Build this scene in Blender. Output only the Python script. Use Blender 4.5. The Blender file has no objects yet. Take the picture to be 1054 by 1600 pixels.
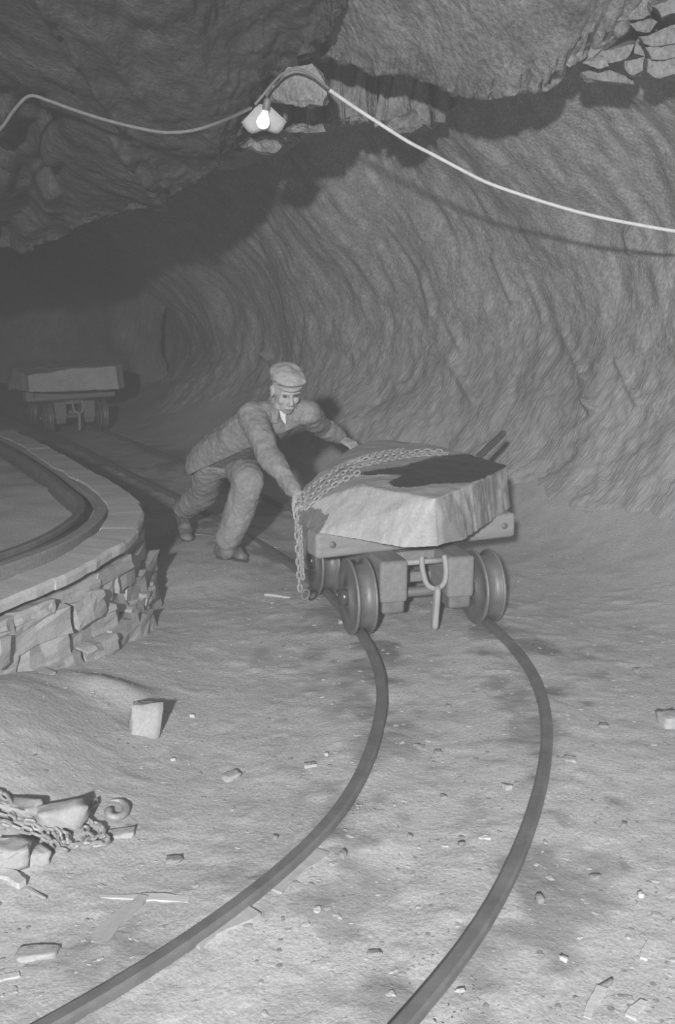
import bpy, bmesh, math, random
import numpy as np
from mathutils import Vector, Matrix, Euler
random.seed(7); RNG = np.random.default_rng(7)
SC = bpy.context.scene
COL = SC.collection

# ------------------------------------------------------------------ camera
FPX, CX, CY, HOR, CAMZ = 1556.0, 527.0, 800.0, 456.0, 1.60
PITCH = math.atan((CY - HOR) / FPX)
cam_d = bpy.data.cameras.new('camera'); cam = bpy.data.objects.new('camera', cam_d); COL.objects.link(cam)
cam_d.sensor_fit = 'VERTICAL'; cam_d.sensor_height = 36.0; cam_d.lens = 36.0 * FPX / 1600.0
cam_d.clip_start = 0.05; cam_d.clip_end = 200
cam.location = (0, 0, CAMZ); cam.rotation_euler = (math.pi / 2 - PITCH, 0, 0)
SC.camera = cam
# ------------------------------------------------------------------ air, lights, exposure
world = bpy.data.worlds.new('mine_air'); SC.world = world; world.use_nodes = True
wn = world.node_tree; wn.nodes.clear()
wo = wn.nodes.new('ShaderNodeOutputWorld'); wb = wn.nodes.new('ShaderNodeBackground')
wb.inputs['Color'].default_value = (0, 0, 0, 1); wb.inputs['Strength'].default_value = 0.0
wv = wn.nodes.new('ShaderNodeVolumeScatter')
wv.inputs['Color'].default_value = (1, 1, 1, 1); wv.inputs['Density'].default_value = 0.0146; wv.inputs['Anisotropy'].default_value = 0.0
wn.links.new(wb.outputs[0], wo.inputs['Surface']); wn.links.new(wv.outputs[0], wo.inputs['Volume'])
def point_light(name, loc, power, size):
    l = bpy.data.lights.new(name, 'POINT'); l.energy = power; l.shadow_soft_size = size; l.color = (1, 1, 1)
    o = bpy.data.objects.new(name, l); COL.objects.link(o); o.location = loc; return o
def spot_light(name, loc, aim, power, size, cone, blend):
    l = bpy.data.lights.new(name, 'SPOT'); l.energy = power; l.shadow_soft_size = size; l.spot_size = math.radians(cone); l.spot_blend = blend
    o = bpy.data.objects.new(name, l); COL.objects.link(o); o.location = loc; o.rotation_euler = (Vector(aim) - Vector(loc)).to_track_quat('-Z', 'Y').to_euler(); return o
spot_light('camera_flash', (-0.60, -2.5, 2.42), (1.8, 7.0, 0.6), 2680, 0.09, 82, 1.0)
SC.view_settings.view_transform = 'Standard'; SC.view_settings.look = 'None'
SC.view_settings.gamma = 1.0; SC.view_settings.exposure = 0.0; SC.view_settings.use_curve_mapping = False
SC.cycles.max_bounces = 4; SC.cycles.diffuse_bounces = 3; SC.cycles.use_denoising = True; SC.cycles.volume_bounces = 0

# ------------------------------------------------------------------ helpers: projection
cp, sp = math.cos(PITCH), math.sin(PITCH)
def ray(px, py):
    x = (px - CX) / FPX; y = (py - CY) / FPX
    return Vector((x, cp - y * sp, -(sp + y * cp)))
def P(px, py, Y):
    d = ray(px, py); return Vector((0, 0, CAMZ)) + d * (Y / d.y)
def G(px, py, z=0.0):
    d = ray(px, py); return Vector((0, 0, CAMZ)) + d * ((z - CAMZ) / d.z)
def proj_np(V):
    d = V - np.array([0, 0, CAMZ]); zc = d[:, 1] * cp - d[:, 2] * sp; yc = -(d[:, 1] * sp + d[:, 2] * cp)
    return CX + FPX * d[:, 0] / zc, CY + FPX * yc / zc
def zoom_at(Y): return FPX / Y
# ------------------------------------------------------------------ helpers: noise
def _hash(ix, iy, iz, seed):
    h = (ix * 374761393 + iy * 668265263 + iz * 2147483647 + seed * 1274126177) & 0xFFFFFFFF
    h = ((h ^ (h >> 13)) * 1274126177) & 0xFFFFFFFF
    h = ((h ^ (h >> 16)) * 2246822519) & 0xFFFFFFFF
    return ((h ^ (h >> 15)) & 0xFFFFFF) / float(0xFFFFFF) * 2 - 1
def vnoise(p, seed=0):
    p = np.asarray(p, float); i = np.floor(p).astype(np.int64); f = p - i; f = f * f * f * (f * (f * 6 - 15) + 10)
    x, y, z = i[:, 0], i[:, 1], i[:, 2]; u, v, w = f[:, 0], f[:, 1], f[:, 2]
    def c(a, b, d): return _hash(x + a, y + b, z + d, seed)
    x00 = c(0,0,0)*(1-u)+c(1,0,0)*u; x10 = c(0,1,0)*(1-u)+c(1,1,0)*u
    x01 = c(0,0,1)*(1-u)+c(1,0,1)*u; x11 = c(0,1,1)*(1-u)+c(1,1,1)*u
    return (x00*(1-v)+x10*v)*(1-w)+(x01*(1-v)+x11*v)*w
def fbm(p, octs=4, seed=0, gain=.5):
    s = 0; a = 1
    for k in range(octs): s = s + a * vnoise(p * 2.0 ** k + 17.3 * k, seed + k); a *= gain
    return s
def sstep(a, b, x):
    t = np.clip((x - a) / (b - a), 0, 1); return t * t * (3 - 2 * t)
def catmull(pts, n):
    pts = np.asarray(pts, float); m = len(pts); out = []
    t = np.linspace(0, m - 1 - 1e-9, n); i = t.astype(int); f = (t - i)[:, None]
    def g(k): return pts[np.clip(k, 0, m - 1)]
    p0, p1, p2, p3 = g(i - 1), g(i), g(i + 1), g(i + 2)
    return .5 * (2*p1 + (p2-p0)*f + (2*p0-5*p1+4*p2-p3)*f**2 + (3*p1-p0-3*p2+p3)*f**3)
def resample(pts, step):
    pts = np.asarray(pts, float); d = np.r_[0, np.cumsum(np.linalg.norm(np.diff(pts, axis=0), axis=1))]
    n = max(2, int(d[-1] / step) + 1); s = np.linspace(0, d[-1], n)
    return np.c_[[np.interp(s, d, pts[:, k]) for k in range(pts.shape[1])]].T
# ------------------------------------------------------------------ helpers: objects
def link(name, mesh, mat=None, parent=None, smooth=False, loc=None, rot=None, **props):
    o = bpy.data.objects.new(name, mesh); COL.objects.link(o)
    if mat is not None and not mesh.materials: mesh.materials.append(mat)
    if parent is not None: o.parent = parent
    if loc is not None: o.location = loc
    if rot is not None: o.rotation_euler = rot
    if smooth: mesh.polygons.foreach_set('use_smooth', [True] * len(mesh.polygons))
    for k, v in props.items(): o[k] = v
    return o
def empty(name, loc, label, category, group=None, rz=0.0):
    o = bpy.data.objects.new(name, None); COL.objects.link(o); o.location = loc; o.rotation_euler = (0, 0, rz); o.empty_display_size = .1
    o['label'] = label; o['category'] = category
    if group: o['group'] = group
    return o
def tag(o, label, category, group=None):
    o['label'] = label; o['category'] = category
    if group: o['group'] = group
    return o
def mesh_from(name, V, F):
    me = bpy.data.meshes.new(name); me.from_pydata([tuple(map(float, v)) for v in V], [], [tuple(f) for f in F]); me.validate(); me.update(); return me
def grid_mesh(name, V, nu, nv):
    """V: (nv*nu,3) row-major rows of nu"""
    a = np.arange(nu * nv).reshape(nv, nu)
    q = np.stack([a[:-1, :-1], a[:-1, 1:], a[1:, 1:], a[1:, :-1]], -1).reshape(-1, 4)
    me = bpy.data.meshes.new(name)
    me.vertices.add(len(V)); me.vertices.foreach_set('co', np.asarray(V, np.float32).ravel())
    me.loops.add(q.size); me.loops.foreach_set('vertex_index', q.ravel().astype(np.int32))
    me.polygons.add(len(q)); me.polygons.foreach_set('loop_start', np.arange(0, q.size, 4, dtype=np.int32)); me.polygons.foreach_set('loop_total', np.full(len(q), 4, np.int32))
    me.polygons.foreach_set('use_smooth', np.ones(len(q), bool)); me.update(); me.validate(); return me
def grid_normals(V, nu, nv):
    A = V.reshape(nv, nu, 3); du = np.gradient(A, axis=1); dv = np.gradient(A, axis=0)
    n = np.cross(du, dv); n /= np.linalg.norm(n, axis=2, keepdims=True) + 1e-9; return n.reshape(-1, 3)
def patch(ctrl, nu, nv):
    """ctrl: rows of control points -> dense (nv*nu,3)"""
    C = np.array([[tuple(p) for p in r] for r in ctrl], float)
    R = np.stack([catmull(r, nu) for r in C])               # rows x nu x 3
    return np.stack([catmull(R[:, j], nv) for j in range(nu)], 1).reshape(-1, 3)
def bm_mesh(name, bm):
    me = bpy.data.meshes.new(name); bmesh.ops.recalc_face_normals(bm, faces=bm.faces); bm.to_mesh(me); bm.free(); return me
def verts_np(me): V = np.empty(len(me.vertices)*3); me.vertices.foreach_get('co', V); return V.reshape(-1, 3)
def norms_np(me): V = np.empty(len(me.vertices)*3); me.vertices.foreach_get('normal', V); return V.reshape(-1, 3)
def set_verts(me, V): me.vertices.foreach_set('co', np.asarray(V, np.float32).ravel()); me.update()
def xform(bm, M, verts=None): bmesh.ops.transform(bm, matrix=M, verts=verts if verts is not None else bm.verts)
def TR(loc=(0,0,0), rot=(0,0,0), scale=(1,1,1)):
    return Matrix.Translation(loc) @ Euler(rot).to_matrix().to_4x4() @ Matrix.Diagonal((*scale, 1))
def add_box(bm, size, loc=(0,0,0), rot=(0,0,0), bevel=0.0, seg=1):
    t = bmesh.new(); bmesh.ops.create_cube(t, size=1.0); xform(t, Matrix.Diagonal((*size, 1)))
    if bevel: bmesh.ops.bevel(t, geom=t.edges[:], offset=bevel, segments=seg, affect='EDGES', profile=.5)
    xform(t, TR(loc, rot)); me = bpy.data.meshes.new('t'); t.to_mesh(me); t.free(); bm.from_mesh(me); bpy.data.meshes.remove(me); return bm
def box_mesh(name, size, bevel=0.0, seg=1, loc=(0,0,0), rot=(0,0,0)):
    bm = bmesh.new(); add_box(bm, size, loc, rot, bevel, seg); return bm_mesh(name, bm)
def tube(pts, radii, n=8, caps=True, flat=None):
    """tube along pts; radii scalar/list; flat=(a,b) scales cross-section. returns V,F"""
    pts = [Vector(p) for p in pts]; m = len(pts)
    if not hasattr(radii, '__len__'): radii = [radii] * m
    V, F = [], []; up = None
    for i, p in enumerate(pts):
        t = (pts[min(i+1, m-1)] - pts[max(i-1, 0)]).normalized()
        if up is None:
            up = Vector((0,0,1)) if abs(t.z) < .9 else Vector((1,0,0))
        s = t.cross(up).normalized(); up = s.cross(t).normalized()
        for k in range(n):
            a = 2 * math.pi * k / n; c, d = math.cos(a), math.sin(a)
            if flat: c *= flat[0]; d *= flat[1]
            V.append(p + (s * c + up * d) * radii[i])
    for i in range(m - 1):
        for k in range(n):
            F.append((i*n+k, i*n+(k+1) % n, (i+1)*n+(k+1) % n, (i+1)*n+k))
    if caps: F.append(tuple(range(n))[::-1]); F.append(tuple((m-1)*n+k for k in range(n)))
    return V, F
def tube_mesh(name, pts, radii, n=8, flat=None): V, F = tube(pts, radii, n, True, flat); return mesh_from(name, V, F)
def lathe(name, prof, n=28, axis='X', closed=True):
    """prof: list of (r, h); revolve about axis"""
    V, F = [], []; m = len(prof)
    for k in range(n):
        a = 2 * math.pi * k / n
        for r, h in prof:
            q = (h, r*math.cos(a), r*math.sin(a)) if axis == 'X' else (r*math.cos(a), r*math.sin(a), h)
            V.append(q)
    for k in range(n):
        for i in range(m - 1):
            F.append((k*m+i, k*m+i+1, ((k+1) % n)*m+i+1, ((k+1) % n)*m+i))
        if closed: F.append((k*m+m-1, k*m, ((k+1) % n)*m, ((k+1) % n)*m+m-1))
    bm = bmesh.new(); me = mesh_from('t', V, F); bm.from_mesh(me); bpy.data.meshes.remove(me)
    bmesh.ops.remove_doubles(bm, verts=bm.verts, dist=1e-5); return bm_mesh(name, bm)
def sweep(name, path, prof, z_up=True):
    """prof: list of (side, up) closed; path: Nx3"""
    path = np.asarray(path, float); n = len(path); m = len(prof)
    t = np.gradient(path, axis=0); t[:, 2] = 0; t /= np.linalg.norm(t, axis=1, keepdims=True); s = np.c_[t[:, 1], -t[:, 0], 0*t[:, 0]]
    V = (path[:, None, :] + s[:, None, :] * np.array([p[0] for p in prof])[None, :, None] + np.array([0, 0, 1.])[None, None, :] * np.array([p[1] for p in prof])[None, :, None]).reshape(-1, 3)
    F = [(i*m+k, i*m+(k+1) % m, (i+1)*m+(k+1) % m, (i+1)*m+k) for i in range(n-1) for k in range(m)]
    F += [tuple(range(m))[::-1], tuple((n-1)*m+k for k in range(m))]
    bm = bmesh.new(); me = mesh_from('t', V, F); bm.from_mesh(me); bpy.data.meshes.remove(me); return bm_mesh(name, bm)
def rock_mesh(name, size, seed, sub=2, rough=.08, n=14, boxy=.6):
    """an irregular split stone: hull of jittered box/sphere points, subdivided and roughened"""
    r = random.Random(seed); bm = bmesh.new(); pts = []
    for sx in (-1, 1):
        for sy in (-1, 1):
            for sz in (-1, 1): pts.append((sx*(1-r.random()*(1-boxy)), sy*(1-r.random()*(1-boxy)), sz*(1-r.random()*(1-boxy)*.7)))
    for k in range(n):
        v = Vector((r.gauss(0,1), r.gauss(0,1), r.gauss(0,1))).normalized(); pts.append(tuple(v * (1.0 + .15*r.random())))
    for p in pts: bm.verts.new((max(-1, min(1, p[0])), max(-1, min(1, p[1])), max(-1, min(1, p[2]))))
    h = bmesh.ops.convex_hull(bm, input=bm.verts); bmesh.ops.delete(bm, geom=[g for g in set(h['geom_interior'] + h['geom_unused']) if isinstance(g, bmesh.types.BMVert)], context='VERTS')
    xform(bm, Matrix.Diagonal((size[0]/2, size[1]/2, size[2]/2, 1)))
    for k in range(sub):
        bmesh.ops.triangulate(bm, faces=bm.faces); bmesh.ops.subdivide_edges(bm, edges=bm.edges[:], cuts=1, use_grid_fill=True)
    if sub:
        V = np.array([v.co[:] for v in bm.verts]); sc = min(size)
        N = np.stack([fbm(V / sc * 1.7 + seed * 3.1 + 40 * k, 3, seed) for k in range(3)], 1) * rough * sc
        for v, d in zip(bm.verts, N): v.co += Vector(d)
    return bm_mesh(name, bm)

# ------------------------------------------------------------------ materials (all neutral grey, as the black-and-white photograph)
MATS = {}
def grey(v): return (v, v, v, 1)
def mat(name, lo, hi, scale=6.0, rough=.85, bump=.3, bscale=40.0, stretch=(1,1,1), rot=(0,0,0), metallic=0.0, attr=None, attr_val=.1, bdist=.02, spec=.3, detail=6.0, speck=0.0, speck_scale=90.0):
    m = bpy.data.materials.new(name); m.use_nodes = True; nt = m.node_tree; N = nt.nodes; L = nt.links; b = N['Principled BSDF']
    b.inputs['Roughness'].default_value = rough; b.inputs['Metallic'].default_value = metallic; b.inputs['Specular IOR Level'].default_value = spec
    tc = N.new('ShaderNodeTexCoord'); mp = N.new('ShaderNodeMapping'); mp.inputs['Rotation'].default_value = rot
    mp2 = N.new('ShaderNodeMapping'); mp2.inputs['Scale'].default_value = stretch
    L.new(tc.outputs['Object'], mp.inputs['Vector']); L.new(mp.outputs[0], mp2.inputs['Vector'])
    n1 = N.new('ShaderNodeTexNoise'); n1.inputs['Scale'].default_value = scale; n1.inputs['Detail'].default_value = detail; n1.inputs['Roughness'].default_value = .6
    L.new(mp2.outputs[0], n1.inputs['Vector'])
    cr = N.new('ShaderNodeMapRange'); cr.inputs['From Min'].default_value = .3; cr.inputs['From Max'].default_value = .7; cr.inputs['To Min'].default_value = lo; cr.inputs['To Max'].default_value = hi
    L.new(n1.outputs['Fac'], cr.inputs['Value']); val = cr.outputs['Result']
    if speck:
        n3 = N.new('ShaderNodeTexNoise'); n3.inputs['Scale'].default_value = speck_scale; n3.inputs['Detail'].default_value = 3; L.new(mp2.outputs[0], n3.inputs['Vector'])
        mr = N.new('ShaderNodeMapRange'); mr.inputs['From Min'].default_value = .35; mr.inputs['From Max'].default_value = .65; mr.inputs['To Min'].default_value = 1 - speck; mr.inputs['To Max'].default_value = 1 + speck
        L.new(n3.outputs['Fac'], mr.inputs['Value']); mu = N.new('ShaderNodeMath'); mu.operation = 'MULTIPLY'; L.new(val, mu.inputs[0]); L.new(mr.outputs[0], mu.inputs[1]); val = mu.outputs[0]
    if attr:
        at = N.new('ShaderNodeAttribute'); at.attribute_name = attr; mx = N.new('ShaderNodeMix'); mx.data_type = 'FLOAT'
        L.new(at.outputs['Fac'], mx.inputs[0]); L.new(val, mx.inputs[2]); mx.inputs[3].default_value = attr_val; val = mx.outputs[0]
    cc = N.new('ShaderNodeCombineColor')
    for k in range(3): L.new(val, cc.inputs[k])
    L.new(cc.outputs[0], b.inputs['Base Color'])
    if bump:
        n2 = N.new('ShaderNodeTexNoise'); n2.inputs['Scale'].default_value = bscale; n2.inputs['Detail'].default_value = 5; n2.inputs['Roughness'].default_value = .65; L.new(mp2.outputs[0], n2.inputs['Vector'])
        bp = N.new('ShaderNodeBump'); bp.inputs['Strength'].default_value = bump; bp.inputs['Distance'].default_value = bdist
        L.new(n2.outputs['Fac'], bp.inputs['Height']); L.new(bp.outputs[0], b.inputs['Normal'])
    MATS[name] = m; return m
M_FLOOR = mat('dusty_floor', .42, .53, 3.0, .95, .45, 55, speck=.12, speck_scale=120, attr='damp', attr_val=.23, bdist=.012, spec=.1)
M_WALL = mat('striated_rock', .27, .46, 2.4, .85, .55, 11, stretch=(3.6, 3.6, .40), rot=(0, math.radians(-33), 0), bdist=.045, speck=.22, speck_scale=18, spec=.2, attr='dust', attr_val=.44)
M_ROOF = mat('roof_rock', .19, .34, 3.0, .8, .7, 14, stretch=(2.4, .7, 1.6), rot=(0, 0, math.radians(25)), bdist=.04, speck=.18, speck_scale=24, spec=.25)
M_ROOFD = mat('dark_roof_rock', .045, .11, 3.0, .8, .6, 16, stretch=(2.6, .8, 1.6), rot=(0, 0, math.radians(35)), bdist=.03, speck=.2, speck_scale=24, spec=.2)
M_STONE = mat('split_stone', .33, .43, 7, .85, .4, 45, bdist=.008, speck=.08)

# ================================================================== STRUCTURE
# ---- floor height
MAINL = [(-.78, 1.72)] + [tuple(G(*p, .06))[:2] for p in [(90,1590),(200,1530),(300,1462),(420,1372),(520,1285),(575,1190),(600,1090),(592,1030),(562,980),(520,930),(462,882),(392,837),(282,775),(240,756),(159,715),(92,681)]] + [(-4.6, 13.4), (-6.5, 17)]
MAINR = [(0.02, 1.70)] + [tuple(G(*p, .06))[:2] for p in [(625,1600),(700,1520),(770,1420),(820,1310),(850,1210),(858,1140),(850,1080),(825,1030),(790,990),(755,962),(690,915),(590,858),(446,788),(370,753),(287,719),(203,687)]] + [(-4.0, 13.8), (-5.9, 17.4)]
def smooth_path(p, n=300, sig=9):
    p = resample(catmull(p, 400), .05); k = np.exp(-.5*(np.arange(-3*sig, 3*sig+1)/sig)**2); k /= k.sum(); m = 3*sig
    q = np.r_[2*p[0] - p[m:0:-1], p, 2*p[-1] - p[-2:-m-2:-1]]; return np.c_[np.convolve(q[:, 0], k, 'valid'), np.convolve(q[:, 1], k, 'valid')]
MAINL = smooth_path(MAINL, sig=5); MAINR = smooth_path(MAINR, sig=5)
WALLRIM = catmull([(-2.1,1.2),(-1.72,2.2),(-1.42,3.0),(-1.2,3.57),(-1.06,3.95),(-.99,4.35),(-.98,4.75),(-1.04,5.12),(-1.3,5.72),(-1.68,6.4),(-2.24,7.4),(-2.8,8.3),(-3.5,9.4),(-4.6,10.9),(-6.0,12.6)], 200)
def poly_dist(x, y, poly, chunk=20000):
    out = np.empty(len(x)); a = poly[:-1]; b = poly[1:]; ab = b - a; L2 = (ab**2).sum(1)
    for i in range(0, len(x), chunk):
        p = np.c_[x[i:i+chunk], y[i:i+chunk]]; ap = p[:, None] - a[None]; t = np.clip((ap*ab).sum(2)/L2, 0, 1)
        out[i:i+chunk] = np.sqrt((((ap - t[..., None]*ab))**2).sum(2)).min(1)
    return out
WALLBASE = np.array([(-2.9,16.4),(-1.8,13.0),(-.75,10.7),(.2,9.15),(1.2,7.95),(2.15,6.6),(2.75,4.8),(3.0,2.5),(3.0,0),(2.8,-5.2)], float)
WALLBASED = catmull(WALLBASE, 160)
def floor_z(x, y):
    x = np.atleast_1d(np.asarray(x, float)); y = np.atleast_1d(np.asarray(y, float))
    z = .010 * fbm(np.c_[x*1.2, y*1.2, 0*x], 2, 5) + .002 * fbm(np.c_[x*9, y*9, 0*x], 3, 9)
    # dust heap banked against the dry-stone wall
    z += .27 * np.exp(-(((x + 1.25)/.42)**2 + ((y - 3.1)/.75)**2)) + .05 * np.exp(-(((x+1.0)/.35)**2 + ((y-4.1)/.5)**2))
    z += .05 * np.exp(-(((x + .86)/.16)**2 + ((y - 3.62)/.1)**2))
    z += .024 * np.exp(-(np.minimum(poly_dist(x, y, MAINL[::12]), poly_dist(x, y, MAINR[::12]))/.24)**2)
    # ballast bank beside the rails, where the man walks
    z += .06 * np.exp(-(((x + .82)/.34)**4 + ((y - 5.95)/.75)**4))
    # talus along the rock wall
    d = poly_dist(x, y, WALLBASED[::6]); z += .55 * np.exp(-(d/.62)**2) * (.95 + .15*vnoise(np.c_[x*1.2, y*1.2, 0*x], 3))
    return z
def on_floor(px, py):
    z = 0.0
    for k in range(12):
        g = G(px, py, z); z = .5*z + .5*float(floor_z(g.x, g.y)[0])
    return G(px, py, z)
def axis(segs):
    return np.unique(np.concatenate([np.arange(a, b, s) for a, b, s in segs]))
fx = axis([(-7.5,-2,.1),(-2,1.8,.0135),(1.8,4.2,.03)]); fy = axis([(-5.4,1.7,.1),(1.7,5.2,.0135),(5.2,9,.03),(9,20,.12)])
XX, YY = np.meshgrid(fx, fy); x, y = XX.ravel(), YY.ravel()
dL = poly_dist(x, y, MAINL[::12]); dR = poly_dist(x, y, MAINR[::12]); dr = np.minimum(dL, dR)
fz = floor_z(x, y)
grit = fbm(np.c_[x*26, y*26, 0*x], 3, 21); grit2 = vnoise(np.c_[x*11, y*11, 0*x + 3], 31)
fz += .0030 * np.maximum(grit, -.2) * (.4 + .8*sstep(-.1, .5, grit2)) + .003*sstep(.45, .8, vnoise(np.c_[x*14, y*14, 0*x+9], 33))
fz -= .012 * np.exp(-(dr/.09)**2) * sstep(-.4, .6, vnoise(np.c_[x*5, y*5, 0*x], 41))
floor_me = grid_mesh('floor', np.c_[x, y, fz], len(fx), len(fy))
nz = fbm(np.c_[x*3.2, y*3.2, 0*x], 4, 51); inside = np.exp(-(dr/.2)**2)
nz2 = fbm(np.c_[x*9, y*9, 0*x+5], 4, 57)
damp = .85*sstep(.12, .85, nz*.6 + nz2*.55 + inside*.5 - .05) * np.exp(-(dr/.40)**2) + .5*sstep(.55, .95, fbm(np.c_[x*2.1, y*2.1, 0*x+8], 4, 58)+.45*nz2)*sstep(1.2, .2, dr)
damp = np.clip(damp, 0, 1)
at = floor_me.attributes.new('damp', 'FLOAT', 'POINT'); at.data.foreach_set('value', damp.astype(np.float32))
link('floor', floor_me, M_FLOOR, kind='structure')

def seg_dist(px, py, a, b):
    a = np.array(a, float); b = np.array(b, float); ab = b - a; t = np.clip(((px-a[0])*ab[0] + (py-a[1])*ab[1])/(ab@ab), 0, 1)
    return np.hypot(px - a[0] - t*ab[0], py - a[1] - t*ab[1]), t
# ---- rock walls
def rockdisp(V, N, amp1, amp2, seed, dirv=(.56, .15, -.80)):
    d = np.array(dirv) / np.linalg.norm(dirv); along = V @ d
    Q = V - along[:, None]*d*.82                                     # squeezed along the strata -> streaks
    a = fbm(V*.9, 3, seed) * amp1
    s = fbm(Q*5.2, 4, seed+7, .6); b = -np.abs(s) * amp2 + .5*amp2*fbm(Q*9, 3, seed+13)
    return V + N * (a + b)[:, None]
def wall_patch(name, base, heights, inward, zfac, centre, nu, nv, amp1, amp2, seed, mat_, extra=None):
    base = np.asarray(base, float); rows = []
    for h, inw in zip(heights, inward):
        r = []
        for (bx, by), f in zip(base, zfac):
            t = np.array(centre(bx, by)) - np.array([bx, by]); t = t / np.linalg.norm(t)
            r.append((bx + t[0]*inw, by + t[1]*inw, h*f))
        rows.append(r)
    V = patch(rows, nu, nv); N = grid_normals(V, nu, nv); V = rockdisp(V, N, amp1, amp2, seed)
    if extra is not None: V = extra(V, N)
    me = grid_mesh(name, V, nu, nv); dust = sstep(1.0, .25, V[:, 2] + .25*fbm(V*2.5, 3, seed+40)); a = me.attributes.new('dust', 'FLOAT', 'POINT'); a.data.foreach_set('value', dust.astype(np.float32))
    return link(name, me, mat_, kind='structure')
    return link(name, grid_mesh(name, V, nu, nv), mat_, kind='structure')
def drill_holes(V, N):
    px, py = proj_np(V); add = np.zeros(len(V)); vis = V[:, 1] > 3
    for a, b, w, h in [((920,631),(924,640),5,.12),((985,362),(990,388),9,.06),((412,553),(430,572),4,.06),((772,400),(800,468),4.5,.035),((662,440),(674,490),4.5,.03),((700,560),(738,625),6,.03),((690,480),(720,545),4.5,.025),((965,565),(995,630),5,.03),((820,420),(850,500),4.5,.025),((880,520),(910,590),4.5,.025)]:
        d, t = seg_dist(px, py, a, b); add -= h*np.exp(-(d/w)**2)
    return V + N*np.where(vis, -add*SGN, 0)[:, None]
SGN = 1.0
def cen(bx, by):   # nearest point of the track: the middle of the heading
    k = np.argmin(((MAINL - np.array([bx, by]))**2).sum(1)); return MAINL[k] if by < 14 else (-4.6, by - 1)
wall_patch('wall_right', WALLBASE, [-.3, .1, .6, 1.2, 1.9, 2.5, 3.0, 3.5], [1.2, .68, .28, .04, .2, .65, 1.25, 2.1], [.72, .74, .85, .95, 1, 1, 1, 1, 1, 1], cen, 640, 360, .10, .020, 3, M_WALL, drill_holes)
wall_patch('wall_far', [(-9,12.5),(-6.8,10.6),(-5.2,8.5),(-4.6,6),(-4.3,3),(-4.0,0),(-3.8,-5.2)], [-.3, .6, 1.4, 2.2, 3.0, 3.6], [.0, 0, 0, .2, .7, 1.5], [.75,.8,.9,1,1,1,1], lambda a, b: (0, b-1), 120, 60, .12, .06, 8, M_WALL)
wall_patch('wall_back', [(-4.9,-4.6),(-2,-5.2),(1,-5.2),(3.6,-4.6)], [-.3, .8, 1.8, 2.8, 3.9], [0,0,0,.1,.4], [1]*4, lambda a, b: (0, 0), 60, 40, .1, .05, 12, M_WALL)
wall_patch('wall_end', [(-2.4,14),(-5,17.5),(-8,17.5),(-9.6,12)], [-.3, .8, 1.8, 2.8], [0,0,0,.3], [1]*4, lambda a, b: (-5, 12), 60, 40, .1, .05, 14, M_WALL)

# ---- roof: two overlapping beds of rock and a recessed one behind them
def roof_bed(name, edge, prof, nu, nv, amp1, amp2, seed, lean=0.0, extra=None, dirv=(.3,.9,-.3), rag=.05, mat_=None):
    """edge: (px,py,Y) points of the hanging lip; prof: (dY, dz) rows from behind the lip towards the camera"""
    E = catmull([tuple(P(*e)) for e in edge], nu)
    s = np.linspace(0, len(edge), nu)
    jag = rag * fbm(np.c_[s*3.1, 0*s, 0*s], 4, seed, .6)
    rows = []
    for dy, dz in prof:
        w = math.exp(-(dy/.13)**2); rows.append(np.c_[E[:, 0] + lean*dy, E[:, 1] + dy + jag*w*2.2, E[:, 2] + dz + .35*jag*w])
    V = np.stack([catmull(np.stack(rows)[:, j], nv) for j in range(nu)], 1).reshape(-1, 3)
    N = grid_normals(V, nu, nv)
    V = rockdisp(V, N, amp1, amp2, seed, dirv)
    if extra is not None: V = extra(V, N)
    return link(name, grid_mesh(name, V, nu, nv), mat_ or M_ROOF, kind='structure')
PROF = [(1.2,.75),(.55,.5),(.16,.24),(.03,.06),(0,0),(-.12,.03),(-.4,.13),(-.9,.30),(-1.8,.52),(-3.2,.7),(-5.5,.75),(-10.8,.7)]
A_EDGE = [(-500,60,6.3),(-100,60,6.2),(200,65,6.1),(420,75,5.9),(490,82,5.7),(540,95,5.6),(590,114,5.55),(640,112,5.5),(690,135,5.45),(735,149,5.4),(790,138,5.35),(850,128,5.3),(885,92,5.25),(940,62,5.2),(1000,20,5.1),(1054,-20,5.0),(1200,-120,4.8),(1500,-300,4.4)]
ceil_right = roof_bed('ceiling', A_EDGE, PROF, 520, 170, .04, .018, 61, dirv=(.25,.8,-.5))
B_EDGE = [(-420,440,8.4),(-160,415,7.7),(-60,400,7.3),(0,388,7.1),(70,382,6.9),(130,352,6.6),(190,335,6.3),(245,322,6.1),(300,285,5.9),(350,250,5.75),(385,190,5.6),(430,130,5.45),(490,78,5.3),(530,20,5.1),(570,-60,4.9),(650,-220,4.5)]
def b_extra(V, N):
    px, py = proj_np(V); add = np.zeros(len(V))
    for a, b, w, h in [((50,-20),(188,192),9,.05),((120,0),(215,150),10,.035),((180,215),(252,318),10,.06),((205,205),(262,300),7,.03)]:
        d, t = seg_dist(px, py, a, b); add += h * np.exp(-(d/w)**2) * (.7+.5*vnoise(np.c_[px/12, py/12, 0*px], 5))
    m = sstep(120, 60, px) * sstep(120, 190, py); add -= .1*m*(.5+vnoise(np.c_[px/40, py/25, 0*px], 15))
    ok = V[:, 1] > .5
    return V + N * (add*ok)[:, None]
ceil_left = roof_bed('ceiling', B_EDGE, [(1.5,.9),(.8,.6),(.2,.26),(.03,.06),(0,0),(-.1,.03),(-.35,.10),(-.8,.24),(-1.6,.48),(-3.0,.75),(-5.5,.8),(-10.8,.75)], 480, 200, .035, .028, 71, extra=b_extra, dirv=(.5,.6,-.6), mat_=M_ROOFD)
M_EDGE = [(250,262,7.1),(330,262,6.9),(390,245,6.7),(430,238,6.55),(470,215,6.45),(520,204,6.4),(580,204,6.35),(630,212,6.35),(680,200,6.5),(740,150,6.7),(810,90,6.8),(920,20,6.8),(1100,-60,6.6)]
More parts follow.
